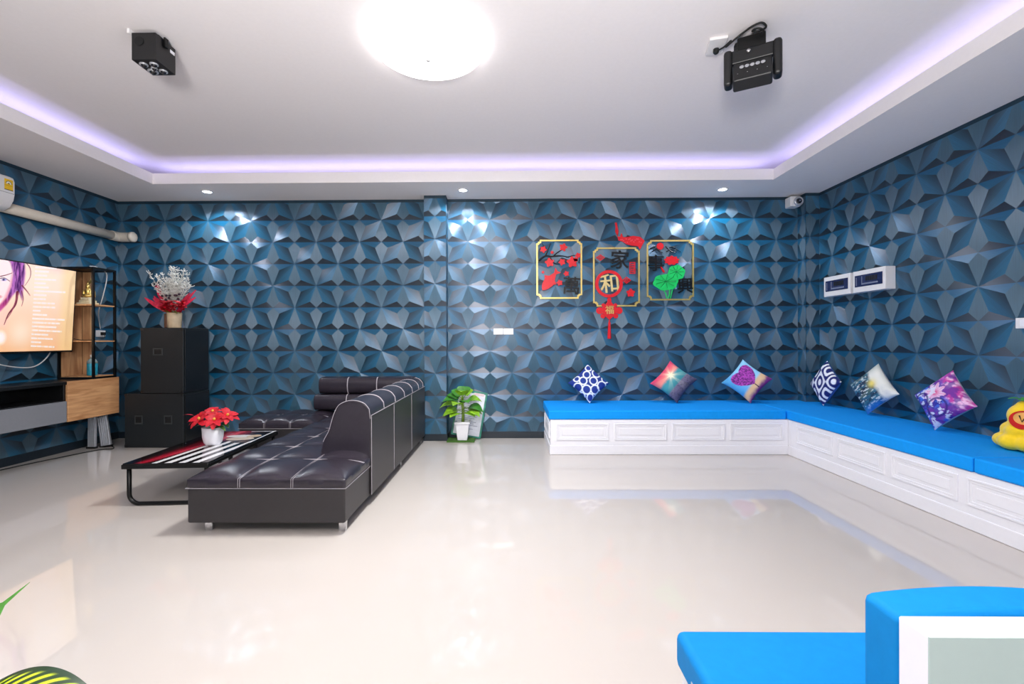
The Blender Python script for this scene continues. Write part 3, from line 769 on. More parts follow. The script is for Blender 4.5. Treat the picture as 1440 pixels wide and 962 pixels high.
for y in (3.262, 3.62, 3.98, 4.33, 4.68, 5.0, 5.25):
    q = [(a, y if y > 3.3 else 3.257, b_ + .0015) for a, b_ in pp[4:-1]]
    off = [(p[0] + .0, p[1], p[2]) for p in q]
    st.tube(off, .0022, 5)
    if y > 3.3: st.tube([(p[0], p[1] + .012, p[2]) for p in off], .0022, 5)
st.tube([(-.997, 3.262, .645), (-.997, 5.32, .645)], .0025, 5)
for y in (3.262, 3.90, 4.60): st.tube([(-.997, y, .645), (-.997, y, .075)], .0022, 5)
st.build('stitching', M_stitch, sofa)
def roll(z0, z1, yf, xs):
    pr = [(5.32, z0), (5.32, z1)] ; n = 10
    zc = (z0 + z1) / 2; hh = (z1 - z0) / 2
    for i in range(n + 1):
        a = PI / 2 - PI * i / n
        pr.append((yf + .06 - .06 * max(0, math.cos(a)) ** .7, zc + hh * math.sin(a)))
    MB().prism(pr, xs, -1.10, 'yz').build('backrest', M_leather, sofa, bevel=.012, seg=3)
    for x in (-1.83, -1.50):
        MB().tube([(x, p[0] - .002, p[1]) for p in pr[2:]], .005, 6).build('stitching', M_stitch, sofa)
roll(.40, .578, 5.06, -2.20); roll(.582, .765, 5.10, -2.16)
for lx, ly in ((-1.885, 2.83), (-1.045, 2.83), (-1.045, 4.25), (-1.045, 5.2), (-2.72, 4.70), (-2.72, 5.2), (-1.90, 4.70)):
    MB().box((lx - .023, ly - .012, .001), (lx + .023, ly + .012, .068)).build('leg', M_chrome, sofa, bevel=.003)

# ------------------------------------------------------------------ coffee table + poinsettia
tx, ty = -2.512, 3.80
t = thing('coffee_table', 'low glass coffee table with red and black print beside the sofa', 'coffee table', (tx, ty, 0), (0, 0, math.radians(4.0)))
hw, hl = .293, .57
n1, n2 = 150, 200
U, V = np.meshgrid(np.linspace(0, 1, n1), np.linspace(0, 1, n2))
base = np.zeros(U.shape + (3,)) + L3((16, 8, 12))
ctr = .20 + .22 * V + .06 * np.sin(V * 3.0)
wdt = .05 + .14 * V
red = np.exp(-((U - ctr) / wdt) ** 2)
base = mixc(base, L3((170, 14, 44)), red * 1.1); base = mixc(base, L3((236, 120, 140)), np.exp(-((U - ctr - .02) / (.35 * wdt)) ** 2) * .6 * V)
sw = (U - .34 - .20 * V) / .66
strp = (np.sin((sw * 4.0 + .1) * 2 * PI) > .0) * (sw > .0) * (U < .97) * (V < .62)
base = mixc(base, L3((238, 238, 240)), strp * .95)
for cu, cv, ru, rv, cl in ((.70, .70, .20, .06, (224, 208, 190)), (.60, .80, .20, .05, (240, 236, 232)), (.80, .60, .14, .05, (90, 70, 66)), (.82, .80, .10, .05, (214, 190, 160))):
    base = mixc(base, L3(cl), (((U - cu) / ru) ** 2 + ((V - cv) / rv) ** 2 < 1) * .9)
rim = ((U > .955) & (U < .985)) | ((V > .975) & (V < .99) & (U > .6))
base = mixc(base, L3((232, 234, 236)), rim * (V > .55))
g = MB(); g.v = [(-hw + 2 * hw * u, -hl + 2 * hl * v, .3105) for u, v in zip(U.ravel(), V.ravel())]
g.f = [(j * n1 + i, j * n1 + i + 1, (j + 1) * n1 + i + 1, (j + 1) * n1 + i) for j in range(n2 - 1) for i in range(n1 - 1)]
g.c = np.concatenate([base.reshape(-1, 3), np.ones((n1 * n2, 1))], 1)
MB().box((-hw, -hl, .298), (hw, hl, .310)).build('glass_edge', M_black, t, local=True, bevel=.002, seg=1)
g.build('printed_top', M_colgloss, t, local=True, fix=False)
fr = MB().box((-hw - .006, -hl - .006, .272), (hw + .006, -hl + .02, .304)); fr.box((-hw - .006, hl - .02, .272), (hw + .006, hl + .006, .304))
fr.box((-hw - .006, -hl + .02, .272), (-hw + .02, hl - .02, .298)); fr.box((hw - .02, -hl + .02, .272), (hw + .006, hl - .02, .298))
fr.build('frame', M_blackmet, t, local=True, bevel=.003, seg=1)
for yy in (-hl + .03, hl - .03):
    pts = [(-hw + .025, yy, .275)]
    for i in range(9):
        a = PI + PI / 2 * i / 8; pts.append((-hw + .025 + .07 + .07 * math.cos(a), yy, .085 + .07 * math.sin(a)))
    for i in range(9):
        a = 1.5 * PI + PI / 2 * i / 8; pts.append((hw - .025 - .07 + .07 * math.cos(a), yy, .085 + .07 * math.sin(a)))
    pts.append((hw - .025, yy, .275))
    MB().tube(pts, .0145, 10).build('leg', M_blackmet, t, local=True, smooth=True)
for yy in (-.25, .15):
    MB().box((hw - .018, yy - .012, .245), (hw + .004, yy + .012, .274)).build('bracket', M_blackmet, t, local=True)

px_, py_, pz_ = -2.50, 3.80, .3118
t = thing('poinsettia', 'red poinsettia in a white pot on the glass coffee table', 'potted plant', (px_, py_, pz_))
MB().lathe([(.001, .0), (.05, .0), (.066, .02), (.078, .07), (.082, .15), (.076, .15), (.072, .13), (.001, .13)], (px_, py_, pz_), 28).build('pot', M_white, t, smooth=True)
b = MB(); gq = MB(); M_bud = mat('golden_bud', (206, 150, 60), .5)
for k in range(7):
    a = 2 * PI * k / 6; rad = 0 if k == 6 else .105
    c0 = Vector((px_ + math.cos(a) * rad * 1.15, py_ + math.sin(a) * rad * .8, pz_ + .235 + (.04 if k == 6 else rr.uniform(-.02, .025))))
    nrm = Vector((math.cos(a) * .6 * (rad > 0), math.sin(a) * .6 * (rad > 0) - .35, .8)).normalized()
    s1 = nrm.cross(Vector((0, 1, .1))).normalized(); s2 = nrm.cross(s1)
    for q in range(9):
        th = 2 * PI * q / 9 + rr.uniform(-.2, .2)
        leaf_strip(b, c0, s1 * math.cos(th) + s2 * math.sin(th) + nrm * (.15 if q % 2 else .45), nrm, rr.uniform(.07, .10), .026, droop=.2, n=5)
    MB().ell(c0 + nrm * .012, (.012, .012, .012), 8, 6).build('flower_centre', M_bud, t, smooth=True)
for k in range(18):
    a = rr.uniform(0, 2 * PI)
    leaf_strip(gq, (px_ + math.cos(a) * .03, py_ + math.sin(a) * .03, pz_ + .15 + rr.uniform(0, .05)), (math.cos(a), math.sin(a), rr.uniform(.1, .6)), (0, 0, 1), .12, .024, droop=.35, n=5)
leaf_strip(b, (px_ - .14, py_ - .03, pz_ + .25), (-1, -.2, .15), (0, 0, 1), .09, .012, droop=.1, n=5)
b.build('petals', M_redflower, t, smooth=True); gq.build('leaves', mat('poinsettia_leaf', (104, 146, 70), .5, vary=.3), t, smooth=True)
MB().lathe([(.001, .128), (.072, .128), (.05, .14), (.001, .145)], (px_, py_, pz_), 20).build('soil', mat('soil', (50, 38, 28), .9), t)

# ------------------------------------------------------------------ corner bench with upholstered cushions
def panel(parent, plane, a0, a1, z0, z1, d, sgn):
    """moulded rectangular panel on the face at coordinate d (plane 'xz' front -y, or 'yz' front -x)"""
    def rect(i): return [(a0 + i, z0 + i), (a1 - i, z0 + i), (a1 - i, z1 - i), (a0 + i, z1 - i)]
    m = MB().ring(rect(0), rect(.014), d - .010, d + .002, plane).ring(rect(.014), rect(.030), d - .005, d + .002, plane)
    m.box(*(((a0 + .055, d - .004, z0 + .05), (a1 - .055, d + .002, z1 - .05)) if plane == 'xz' else ((d - .004, a0 + .055, z0 + .05), (d + .002, a1 - .055, z1 - .05))))
    return m.build('panel', M_white, parent, bevel=.0025, seg=1)
bb = thing('bench', 'white panelled storage bench along the back wall', 'bench', (1.6, 5.1, 0))
MB().box((.415, 4.70, .094), (2.85, 5.485, .362)).build('base', M_white, bb, bevel=.003, seg=1)
MB().box((.408, 4.692, .001), (2.85, 5.485, .096)).build('plinth', M_white, bb, bevel=.004, seg=1)
for i in range(4): panel(bb, 'xz', .478 + .594 * i, 1.014 + .594 * i, .150, .322, 4.70, -1)
panel(bb, 'yz', 4.78, 5.40, .150, .322, .415, -1)
rb = thing('bench', 'white panelled storage bench along the right wall', 'bench', (3.23, 3.6, 0))
RB0 = 1.75
MB().box((2.851, RB0, .094), (3.60, 5.345, .362)).box((2.851, 5.345, .094), (3.45, 5.485, .362)).build('base', M_white, rb, bevel=.003, seg=1)
MB().box((2.843, RB0, .001), (3.60, 4.691, .096)).build('plinth', M_white, rb, bevel=.004, seg=1)
for i in range(5): panel(rb, 'yz', 4.56 - .5625 * i - .505, 4.56 - .5625 * i, .150, .322, 2.851, -1)
def cushion(poly, z0, z1, label, m=M_blue, zip_=None):
    o = MB().prism(poly, z0, z1, 'xy').build('seat_cushion', m, None, bevel=.014, seg=3)
    md = None
    return tag(o, label, 'cushion')
cushion([(.398, 4.688), (2.828, 4.688), (2.828, 5.482), (.398, 5.482)], .3635, .455, 'long bright blue seat cushion on the bench along the back wall')
cushion([(2.834, 2.83), (3.60, 2.83), (3.60, 5.343), (3.448, 5.343), (3.448, 5.482), (2.834, 5.482)], .3635, .456, 'long blue seat cushion on the right-hand bench reaching into the corner')
cushion([(2.834, RB0), (3.60, RB0), (3.60, 2.822), (2.834, 2.822)], .3635, .456, 'short blue seat cushion on the right-hand bench, nearer the camera than the yellow plush toy')

# foreground bench seen from behind
fb = thing('bench', 'white bench in the foreground with a grey-green backboard', 'bench', (1.5, .9, 0))
MB().box((.43, .70, .001), (2.5, 1.15, .362)).build('base', M_white, fb, bevel=.004)
MB().box((.588, .648, .001), (2.5, .698, .766)).build('backboard', M_white, fb, bevel=.003)
MB().box((.5885, .6465, .05), (2.4995, .649, .7655)).build('back_face', M_greygreen, fb, )['label'] = 'flat grey-green back face'
o = MB().box((.415, .70, .3635), (2.5, 1.158, .455)).build('seat_cushion', M_blue2, None, bevel=.02, seg=4); tag(o, 'bright blue seat cushion on the foreground bench', 'cushion')
zp = MB().box((.4135, .98, .395), (.4155, 1.05, .40)); z_ = zp.build('zip', M_silver, o)
vs = []; bk = MB()
nx = 24
pr = []
for i in range(nx + 1):
    u = i / nx; pr.append((.592 + .36 * u, .760 + .014 * math.sin(PI * u) ** .8))
bk.prism([(.592, .456)] + [(p[0], max(.456, p[1])) for p in pr] + [(.952, .456)], .70, .775, 'xz')
o = bk.build('back_cushion', M_blue2, None, bevel=.012, seg=3); tag(o, 'bright blue back cushion leaning on the foreground backboard', 'cushion')

# ------------------------------------------------------------------ throw cushions
def pat_rings(u, v):
    c = np.zeros(u.shape + (3,)) + L3((24, 58, 150))
    c = mixc(c, L3((12, 34, 110)), fbm(u * 3, v * 3, 2) * .6)
    # rows of rings in screen-upright orientation (diagonal frame)
    a = (u + v) * .7071; b = (v - u) * .7071
    R = [(0, 1.02, .22), (-.16, .50, .24), (.52, .62, .27), (-.42, .06, .25), (.28, .06, .25), (-.80, -.42, .29), (-.22, -.56, .29), (.36, -.56, .29), (.86, -.30, .32), (.02, -1.10, .24),
         (-.86, .22, .2), (-.62, -1.02, .26), (.66, -1.06, .26), (1.1, .2, .22)]
    for ca, cb, rad in R:
        d = np.hypot(a - ca, (b - cb) * .95); c = mixc(c, L3((236, 242, 250)), np.clip((.042 - np.abs(d - rad)) / .02 + .5, 0, 1))
    return c
def pat_sunset(u, v):
    n = fbm(u * 4, v * 9, 5)
    c = np.zeros(u.shape + (3,)) + L3((226, 70, 110))
    c = mixc(c, L3((250, 150, 130)), sstep(-.9, -.35, u) * .7)
    c = mixc(c, L3((60, 150, 160)), sstep(-.42, -.2, u + .12 * (n - .5)))
    c = mixc(c, L3((40, 116, 130)), sstep(.0, .3, u) * .7)
    c = mixc(c, L3((104, 98, 128)), sstep(.28, .36, u))
    c = mixc(c, L3((64, 62, 92)), sstep(.36, .95, u + .3 * (n - .5)))
    c = mixc(c, L3((40, 40, 70)), (fbm(u * 14, v * 14, 8) > .62) * (u > .4) * .6)
    d = np.hypot(u + .32, v - .12)
    ang = np.arctan2(v - .12, u + .32)
    c = mixc(c, L3((255, 246, 210)), np.clip(np.exp(-(d / .22) ** 2) + .55 * np.exp(-d / .35) * (np.cos(ang * 7) > .2) * (d > .1), 0, 1))
    c = mixc(c, L3((130, 30, 90)), sstep(.7, 1.0, v) * (u < -.3) * .5)
    return c
def pat_heart(u, v):
    c = mixc(L3((46, 150, 222)), L3((150, 210, 244)), sstep(-1, .2, v) * .9)
    c = mixc(c, L3((226, 190, 150)), sstep(.30, .48, u + .1 * (v)))
    c = mixc(c, L3((126, 44, 130)), sstep(.62, .95, u + .25 * (fbm(u * 3, v * 3, 4) - .5) + .12 * v))
    c = mixc(c, L3((110, 190, 220)), sstep(.4, .95, -v) * sstep(.6, .1, u) * .5)
    hx = (v - .06) / .80; hy = (-u - .06) / .72 + .02
    hv = (hx * hx + hy * hy - .62) ** 3 - 1.1 * hx * hx * np.abs(hy) ** 3 * np.sign(hy)
    nn = fbm(u * 16, v * 16, 6)
    c = mixc(c, mixc(L3((92, 20, 110)), L3((190, 70, 190)), sstep(.3, .72, nn)), (hv < .0) * 1.0)
    c = mixc(c, L3((50, 20, 60)), (np.abs(v - .06) < .03) * (u > .5) * (u < .82))
    return c
def pat_ogee(u, v):
    a = (u + v) * .7071 * 1.5; b = (v - u) * .7071 * 1.05
    f = np.abs(np.cos(a * PI / 1.6)) * .8 + np.abs(np.cos(b * PI / 1.1)) * .8
    k = np.cos(a * PI / .8) * .5 + np.cos(b * PI / .8) * .5
    w = np.sin(k * 7.5)
    c = np.zeros(u.shape + (3,)) + L3((20, 34, 112))
    return mixc(c, L3((240, 242, 248)), np.clip(w / .25 + .5, 0, 1))
def pat_sea(u, v):
    n = fbm(u * 3 + 4, v * 3, 11); m = fbm(u * 9, v * 4 + 2, 12)
    q = v + .25 * (n - .5)                       # v: towards the top right edge
    c = mixc(L3((16, 44, 74)), L3((44, 110, 140)), sstep(.3, .7, m))
    c = mixc(c, L3((70, 90, 70)), sstep(.55, .75, fbm(u * 5, v * 3, 14)) * .7)
    c = mixc(c, L3((226, 236, 234)), (fbm(u * 14, v * 5, 13) > .63) * .75)
    c = mixc(c, L3((232, 232, 224)), sstep(.28, .5, q))
    c = mixc(c, L3((196, 200, 206)), sstep(.45, .8, fbm(u * 2, v * 2, 15)) * sstep(.4, .7, q) * .6)
    c = mixc(c, L3((240, 220, 110)), np.exp(-(np.hypot(u + .10, v - .32) / .22) ** 2))
    c = mixc(c, L3((90, 130, 130)), sstep(-.4, -1, u) * .5)
    c = mixc(c, L3((40, 130, 210)), sstep(.6, 1.0, u) * sstep(.7, -.2, v) * .9)
    return c
def pat_marble(u, v):
    n = fbm(u * 2.2, v * 2.2, 21); m = fbm(u * 5 + n * 2, v * 5 + n * 2, 22)
    c = mixc(L3((40, 34, 150)), L3((60, 110, 220)), sstep(.35, .65, m))
    c = mixc(c, mixc(L3((196, 60, 160)), L3((236, 190, 226)), sstep(.5, .68, fbm(u * 5, v * 5, 31))), sstep(.15, .7, v + 1.1 * (n - .5)))
    c = mixc(c, L3((70, 40, 150)), sstep(.5, .6, fbm(u * 3, v * 3, 33)) * .75)
    c = mixc(c, L3((120, 50, 160)), sstep(.52, .62, fbm(u * 4, v * 4, 25)) * .7)
    d = np.hypot(u + .30, v - .05); ang = np.arctan2(v - .05, u + .3)
    pet = d < .40 + .10 * np.cos(ang * 8)
    c = mixc(c, mixc(L3((240, 200, 232)), L3((226, 70, 130)), np.exp(-(d / .14) ** 2) + .35 * (np.cos(ang * 16) > .4)), pet * .9)
    c = mixc(c, L3((220, 232, 250)), (fbm(u * 6, v * 6, 27) > .60) * (v < .2) * .75)
    for cu, cv, rr_ in ((.35, -.2, .42), (-.35, -.62, .3)):
        dd = np.hypot(u - cu, v - cv); c = mixc(c, L3((40, 24, 120)), np.clip((.06 - np.abs(dd - rr_)) / .03, 0, 1) * .85)
    return c
def pillow(P, fn, back, label):
    cx_, cy_, yaw, lean, rot, s, cz = P
    R3 = Matrix.Rotation(yaw, 4, 'Z') @ Matrix.Rotation(-lean, 4, 'X') @ Matrix.Rotation(rot, 4, 'Y')
    cs = [R3 @ Vector((a * s * 1.03, 0, b_ * s * 1.03)) for a in (-1, 1) for b_ in (-1, 1)]
    cz = .4585 - min(p.z for p in cs)
    cx_ = min(cx_, 3.595 - max(p.x for p in cs)); cy_ = min(cy_, YB - .012 - max(p.y for p in cs))
    M = Matrix.Translation((cx_, cy_, cz)) @ R3
    t = thing('throw_pillow', label, 'pillow', (0, 0, 0), group='square throw pillows on the corner bench')
    t.matrix_world = M
    for side, nm in ((-1, 'front_cover'), (1, 'back_cover')):
        n = 72 if side < 0 else 24
        g = np.linspace(-1, 1, n); U, V = np.meshgrid(g, g)
        pin = 1 - .10 * (1 - np.abs(V) ** 2) * np.abs(U) ** 3; pin2 = 1 - .10 * (1 - np.abs(U) ** 2) * np.abs(V) ** 3
        X = U * s * pin * 1.03; Z = V * s * pin2 * 1.03
        T = .062 * ((1 - U ** 4) * (1 - V ** 4)) ** .55 + .004 * (fbm(U * 2.5, V * 2.5, 3 + cx_ * 7) - .5) * (1 - U ** 2) * (1 - V ** 2)
        b = MB(); b.v = list(zip(X.ravel(), (side * T).ravel(), Z.ravel()))
        b.f = [(j * n + i, j * n + i + 1, (j + 1) * n + i + 1, (j + 1) * n + i) if side < 0 else (j * n + i, (j + 1) * n + i, (j + 1) * n + i + 1, j * n + i + 1) for j in range(n - 1) for i in range(n - 1)]
        if side < 0:
            colr = fn(U, V); b.c = np.concatenate([colr.reshape(-1, 3), np.ones((n * n, 1))], 1)
            b.build(nm, M_col, t, smooth=True, local=True, fix=False)
        else:
            b.build(nm, back, t, smooth=True, local=True, fix=False)
M_pb = mat('pillow_back_blue', (70, 110, 180), .85); M_pw = mat('pillow_back_pale', (206, 206, 216), .85)
M_pg = mat('pillow_back_grey', (120, 124, 150), .85)
pillow((.913, 5.297, -.006, .40, .80, .165, .690), pat_rings, M_pb, 'navy pillow with white rings, leftmost on the back bench')
pillow((1.901, 5.312, -.30, .42, .66, .180, .692), pat_sunset, M_pg, 'pillow printed with a pink and teal sunburst sea')
pillow((2.735, 5.296, -.42, .377, .66, .182, .702), pat_heart, M_pw, 'pillow printed with a purple heart-shaped tree')
pillow((3.45, 5.02, -1.62, .18, .64, .172, .694), pat_ogee, M_pb, 'navy and white pillow with a curved lattice pattern, in the corner')
pillow((3.46, 4.378, -1.40, .16, .86, .172, .698), pat_sea, M_pw, 'pillow printed with dark sea waves and a pale sky')
pillow((3.43, 3.640, -1.50, .26, .84, .170, .694), pat_marble, M_pw, 'pillow with a purple, pink and blue flower print')

# yellow plush toy
plx, ply, plz = 3.36, 3.00, .4575
t = thing('plush_toy', 'yellow lumpy plush toy with a green leaf on the right-hand bench', 'plush toy', (plx, ply, plz))
b = MB()
for k in range(7):
    a = 2 * PI * k / 7 + .3; b.ell((plx + .085 * math.cos(a), ply + .095 * math.sin(a), plz + .052), (.07, .07, .052), 16, 10)
for k in range(6):
    a = 2 * PI * k / 6; b.ell((plx + .055 * math.cos(a), ply + .062 * math.sin(a), plz + .125), (.065, .065, .055), 16, 10)
b.ell((plx, ply, plz + .12), (.10, .10, .10)); b.ell((plx, ply, plz + .22), (.088, .095, .085), 20, 12); b.ell((plx, ply, plz + .29), (.05, .05, .035))
o = b.build('body', M_yellow, t, smooth=True)
rm = o.modifiers.new('remesh', 'REMESH'); rm.mode = 'VOXEL'; rm.voxel_size = .008; rm.use_smooth_shade = True
sm = o.modifiers.new('smooth', 'SMOOTH'); sm.iterations = 8
R = Matrix.Translation((plx - .075, ply - .045, plz + .205)) @ Matrix.Rotation(math.radians(-58), 4, 'Z')
cr = [(.058 * math.cos(a), .058 * math.sin(a)) for a in [2 * PI * i / 24 for i in range(24)]]
ci = [(.006 + .045 * math.cos(a), .012 + .040 * math.sin(a)) for a in [2 * PI * i / 24 for i in range(24)]]
MB().ring(cr, ci, -.026, .03, 'xz', R).build('red_outline', M_redfelt, t)
MB().prism([(.006 + .045 * math.cos(a), .012 + .040 * math.sin(a)) for a in [2 * PI * i / 24 for i in range(24)]], -.022, .03, 'xz', R).build('peach_patch', M_peach, t)
MB().tube([tuple(R @ Vector(p)) for p in ((-.012, -.024, .03), (.0, -.025, -.01), (.022, -.024, .035))], .004, 6).build('stitched_mark', M_ink, t)
b = MB()
for a in (2.6, 3.6, 4.4, .6, 5.6): leaf_strip(b, (plx, ply, plz + .315), (math.cos(a), math.sin(a), .45), (0, 0, 1), .10, .032, droop=.25)
b.build('leaf', mat('plush_green', (60, 150, 60), .9), t, smooth=True)

# ------------------------------------------------------------------ right wall: breaker boxes, switch, camera
def breaker(y0, y1, label):
    t = thing('breaker_box', label, 'breaker box', (XR, (y0 + y1) / 2, 1.65), group='breaker boxes on the right wall')
    xf = 3.511; z0, z1 = 1.652, 1.868
    MB().box((xf, y0, z0), (XR - .003, y1, z1)).build('case', M_whitepl, t, bevel=.005)
    a0, a1, b0, b1 = y0 + .03, y1 - .03, z0 + .055, z1 - .045
    MB().box((xf - .004, a0, b0), (xf + .001, a1, b1)).build('window', M_glassdk, t, bevel=.002, seg=1)
    MB().box((xf - .007, a0 + .05, b0 + .018), (xf - .003, a1 - .10, b0 + .032)).box((xf - .007, a1 - .10, b0 + .018), (xf - .003, a1 - .092, b1 - .015)).box((xf - .007, a1 - .03, b0 + .012), (xf - .003, a1 - .022, b1 - .02)).build('window_frame', M_brk, t)
    for k in range(6):
        yy = a0 + .06 + k * .025; MB().box((xf - .006, yy, b0 + .05), (xf - .003, yy + .018, b1 - .02)).build('switch', M_matte, t)
breaker(4.297, 4.70, 'white breaker box on the right wall, nearer of the pair')
breaker(4.735, 5.13, 'white breaker box on the right wall, nearer the corner')
t = thing('wall_switch', 'white switch plate on the right wall at the picture edge', 'switch', (XR, 3.23, 1.29))
MB().box((XR - .012, 3.17, 1.255), (XR - .003, 3.285, 1.33)).build('plate', M_whitepl, t, bevel=.003)
MB().box((XR - .015, 3.20, 1.268), (XR - .011, 3.255, 1.318)).build('rocker', M_white, t, bevel=.002)
t = thing('security_camera', 'white security camera at the top of the corner pillar', 'security camera', (3.36, 5.49, 2.81))
MB().box((3.30, 5.38, 2.745), (3.42, 5.497, 2.865)).build('housing', M_whitepl, t, bevel=.012, seg=3)
MB().lathe([(.052, .0), (.056, -.018), (.046, -.035), (.038, -.03), (.001, -.028)], (3.385, 5.385, 2.80), 24, axis='y').build('lens_ring', M_silver, t, smooth=True)
MB().ell((3.385, 5.357, 2.80), (.032, .016, .032)).build('lens', M_lens, t, smooth=True)
MB().ell((3.385, 5.341, 2.80), (.010, .006, .010)).build('lens_pupil', M_brk, t, smooth=True)

def outlet(x0, x1, z0, z1, label):
    t = thing('wall_outlet', label, 'outlet', ((x0 + x1) / 2, YB, z0), group='pair of outlets on the back wall')
    MB().box((x0, YB - .012, z0), (x1, YB - .003, z1)).build('plate', M_whitepl, t, bevel=.003)
    MB().box((x0 + .03, YB - .0145, z0 + .018), (x1 - .03, YB - .011, z1 - .018)).build('rocker', M_white, t, bevel=.002, seg=1)
outlet(-.197, -.080, 1.25, 1.324, 'white outlet plate on the back wall, left of the pair')
outlet(-.076, .043, 1.25, 1.324, 'white outlet plate on the back wall, right of the pair')

# ------------------------------------------------------------------ wall art
def W(cx_, cy_): return (.200 + .001608 * cx_, 2.708 - .001608 * cy_)
YA = YB - .004
def flat(pts, name, m, parent, d=.008, y=YA): return MB().prism(pts, y - d, y).build(name, m, parent)
def circ(cx_, cy_, r, n=24, wav=0, k=7, sx=1, sy=1, ph=0):
    x, z = W(cx_, cy_); r *= .001608
    return [(x + sx * r * (1 + wav * math.sin(k * a + ph)) * math.cos(a), z + sy * r * (1 + wav * math.sin(k * a + ph)) * math.sin(a)) for a in [2 * PI * i / n for i in range(n)]]
def frame(parent, x0, x1, y0, y1):
    c = 26
    def pl(i):
        a, b_, cc, d = x0 + i, x1 - i, y0 + i, y1 - i
        return [W(*p) for p in ((a + c, cc), (b_ - c, cc), (b_ - c, cc + c * .5), (b_ - c * .5, cc + c * .5 + 2), (b_ - c * .5 + 2, cc + c), (b_, cc + c), (b_, d - c), (b_ - c * .5, d - c), (b_ - c, d - c * .5), (b_ - c, d),
                (a + c, d), (a + c, d - c * .5), (a + c * .5, d - c), (a, d - c), (a, cc + c), (a + c * .5 - 2, cc + c), (a + c * .5, cc + c * .5 + 2), (a + c, cc + c * .5))]
    MB().ring(pl(0), pl(11), YA - .012, YA).build('frame', M_gold, parent)
def glyph(ch, cx_, cy_, size, m, parent, y=YA - .009, bold=.013, rot=0.0, shear=.0):
    cu = bpy.data.curves.new('character', 'FONT'); cu.body = ch; cu.size = 1; cu.extrude = .02; cu.shear = shear
    cu.align_x = 'CENTER'; cu.align_y = 'CENTER'
    o = bpy.data.objects.new('character', cu); C.objects.link(o)
    bpy.context.view_layer.update()
    dg = bpy.context.evaluated_depsgraph_get()
    me = bpy.data.meshes.new_from_object(o.evaluated_get(dg)); bpy.data.objects.remove(o)
    x, z = W(cx_, cy_); s = size * .001608
    xs = [v.co.x for v in me.vertices]; ys = [v.co.y for v in me.vertices]
    mx_, my_ = (min(xs) + max(xs)) / 2, (min(ys) + max(ys)) / 2; sz = max(max(xs) - min(xs), max(ys) - min(ys))
    cr_, sr_ = math.cos(rot), math.sin(rot)
    for v in me.vertices:
        a = (v.co.x - mx_) / sz * s; b_ = (v.co.y - my_) / sz * s; d = v.co.z
        v.co = (x + a * cr_ - b_ * sr_ - parent.location.x, y - d * .15 - parent.location.y, z + a * sr_ + b_ * cr_ - parent.location.z)
    base = [v.co.copy() for v in me.vertices]; fcs = [tuple(p.vertices) for p in me.polygons]; n0 = len(base)
    vv = []; ff = []
    for kx, kz in ((0, 0), (1, .6), (-1, .6), (.7, -.9), (-.7, -.9), (1.6, 0)):
        o_ = len(vv); vv += [(c.x + kx * bold * s, c.y - .0002 * len(vv) / n0, c.z + kz * bold * s) for c in base]; ff += [tuple(i + o_ for i in f) for f in fcs]
    me = bpy.data.meshes.new('character'); me.from_pydata(vv, [], ff)
    me.materials.append(m)
    ob = bpy.data.objects.new('character', me); C.objects.link(ob); ob.parent = parent
    return ob
def branch(parent, strokes, name='branch'):
    b = MB()
    for pts, w in strokes:
        q = catmull([(W(*p)[0], YA - .005, W(*p)[1]) for p in pts], 5); k = len(q)
        b.tube(q, [w * .001608 * (1 - .6 * i / k) for i in range(k)], 6)
    return b.build(name, M_ink, parent, smooth=True)
M_tint = mat('clear_acrylic_sheet', (60, 82, 110), rough=.06, alpha=.12, spec=.5)
def sheet(parent, x0, x1, y0, y1):
    (xa_, za_), (xb_, zb_) = W(x0 + 8, y1 - 8), W(x1 - 8, y0 + 8)
# left plaque: plum branch, carp, character
p1 = thing('wall_plaque', 'gold framed wall plaque with plum blossom branch, leftmost of three', 'wall art', (.60, YA, 1.68), group='gold framed wall plaques')
frame(p1, 76, 418, 198, 640)
branch(p1, [([(92, 355), (140, 320), (190, 322), (260, 318), (320, 330)], 8), ([(140, 322), (160, 280), (175, 240), (182, 220)], 6), ([(150, 270), (130, 240), (118, 222)], 4),
            ([(205, 320), (235, 292), (290, 262)], 5), ([(180, 330), (215, 375), (250, 380)], 5), ([(300, 330), (345, 318), (385, 312)], 4)])
b = MB()
for x, y, r in ((128, 270, 22), (278, 255, 26), (175, 368, 30), (345, 365, 36), (268, 365, 22), (388, 316, 18), (194, 292, 11), (300, 452, 18), (250, 520, 20), (125, 440, 10), (370, 345, 16)):
    MB().prism(circ(x, y, r, 30, .22, 5, ph=x), YA - .011, YA - .002).build('plum_blossom', M_red, p1)
def fish(parent, cx_, cy_, L, ang, name, wide=.28):
    b = MB(); ca, sa = math.cos(ang), math.sin(ang)
    def T(u, v):
        x, z = W(cx_, cy_); k = L * .001608
        return (x + k * (u * ca - v * sa), z + k * (u * sa + v * ca))
    body = [(.5, 0), (.42, .10), (.28, .17), (.08, wide * .65), (-.15, .13), (-.32, .05), (-.5, .16), (-.46, .02), (-.52, -.14), (-.32, -.05), (-.15, -.12), (.08, -wide * .6), (.28, -.16), (.42, -.09)]
    b.prism([T(*p) for p in body], YA - .012, YA - .002)
    b.prism([T(*p) for p in ((.12, .15), (-.02, .30), (-.12, .13))], YA - .010, YA - .002); b.prism([T(*p) for p in ((.12, -.15), (-.02, -.30), (-.12, -.12))], YA - .010, YA - .002)
    return b.build(name, M_red, parent)
fish(p1, 178, 500, 190, math.radians(-128), 'carp', .34)
glyph('萬', 338, 540, 128, M_ink, p1, bold=.013, rot=-.06)
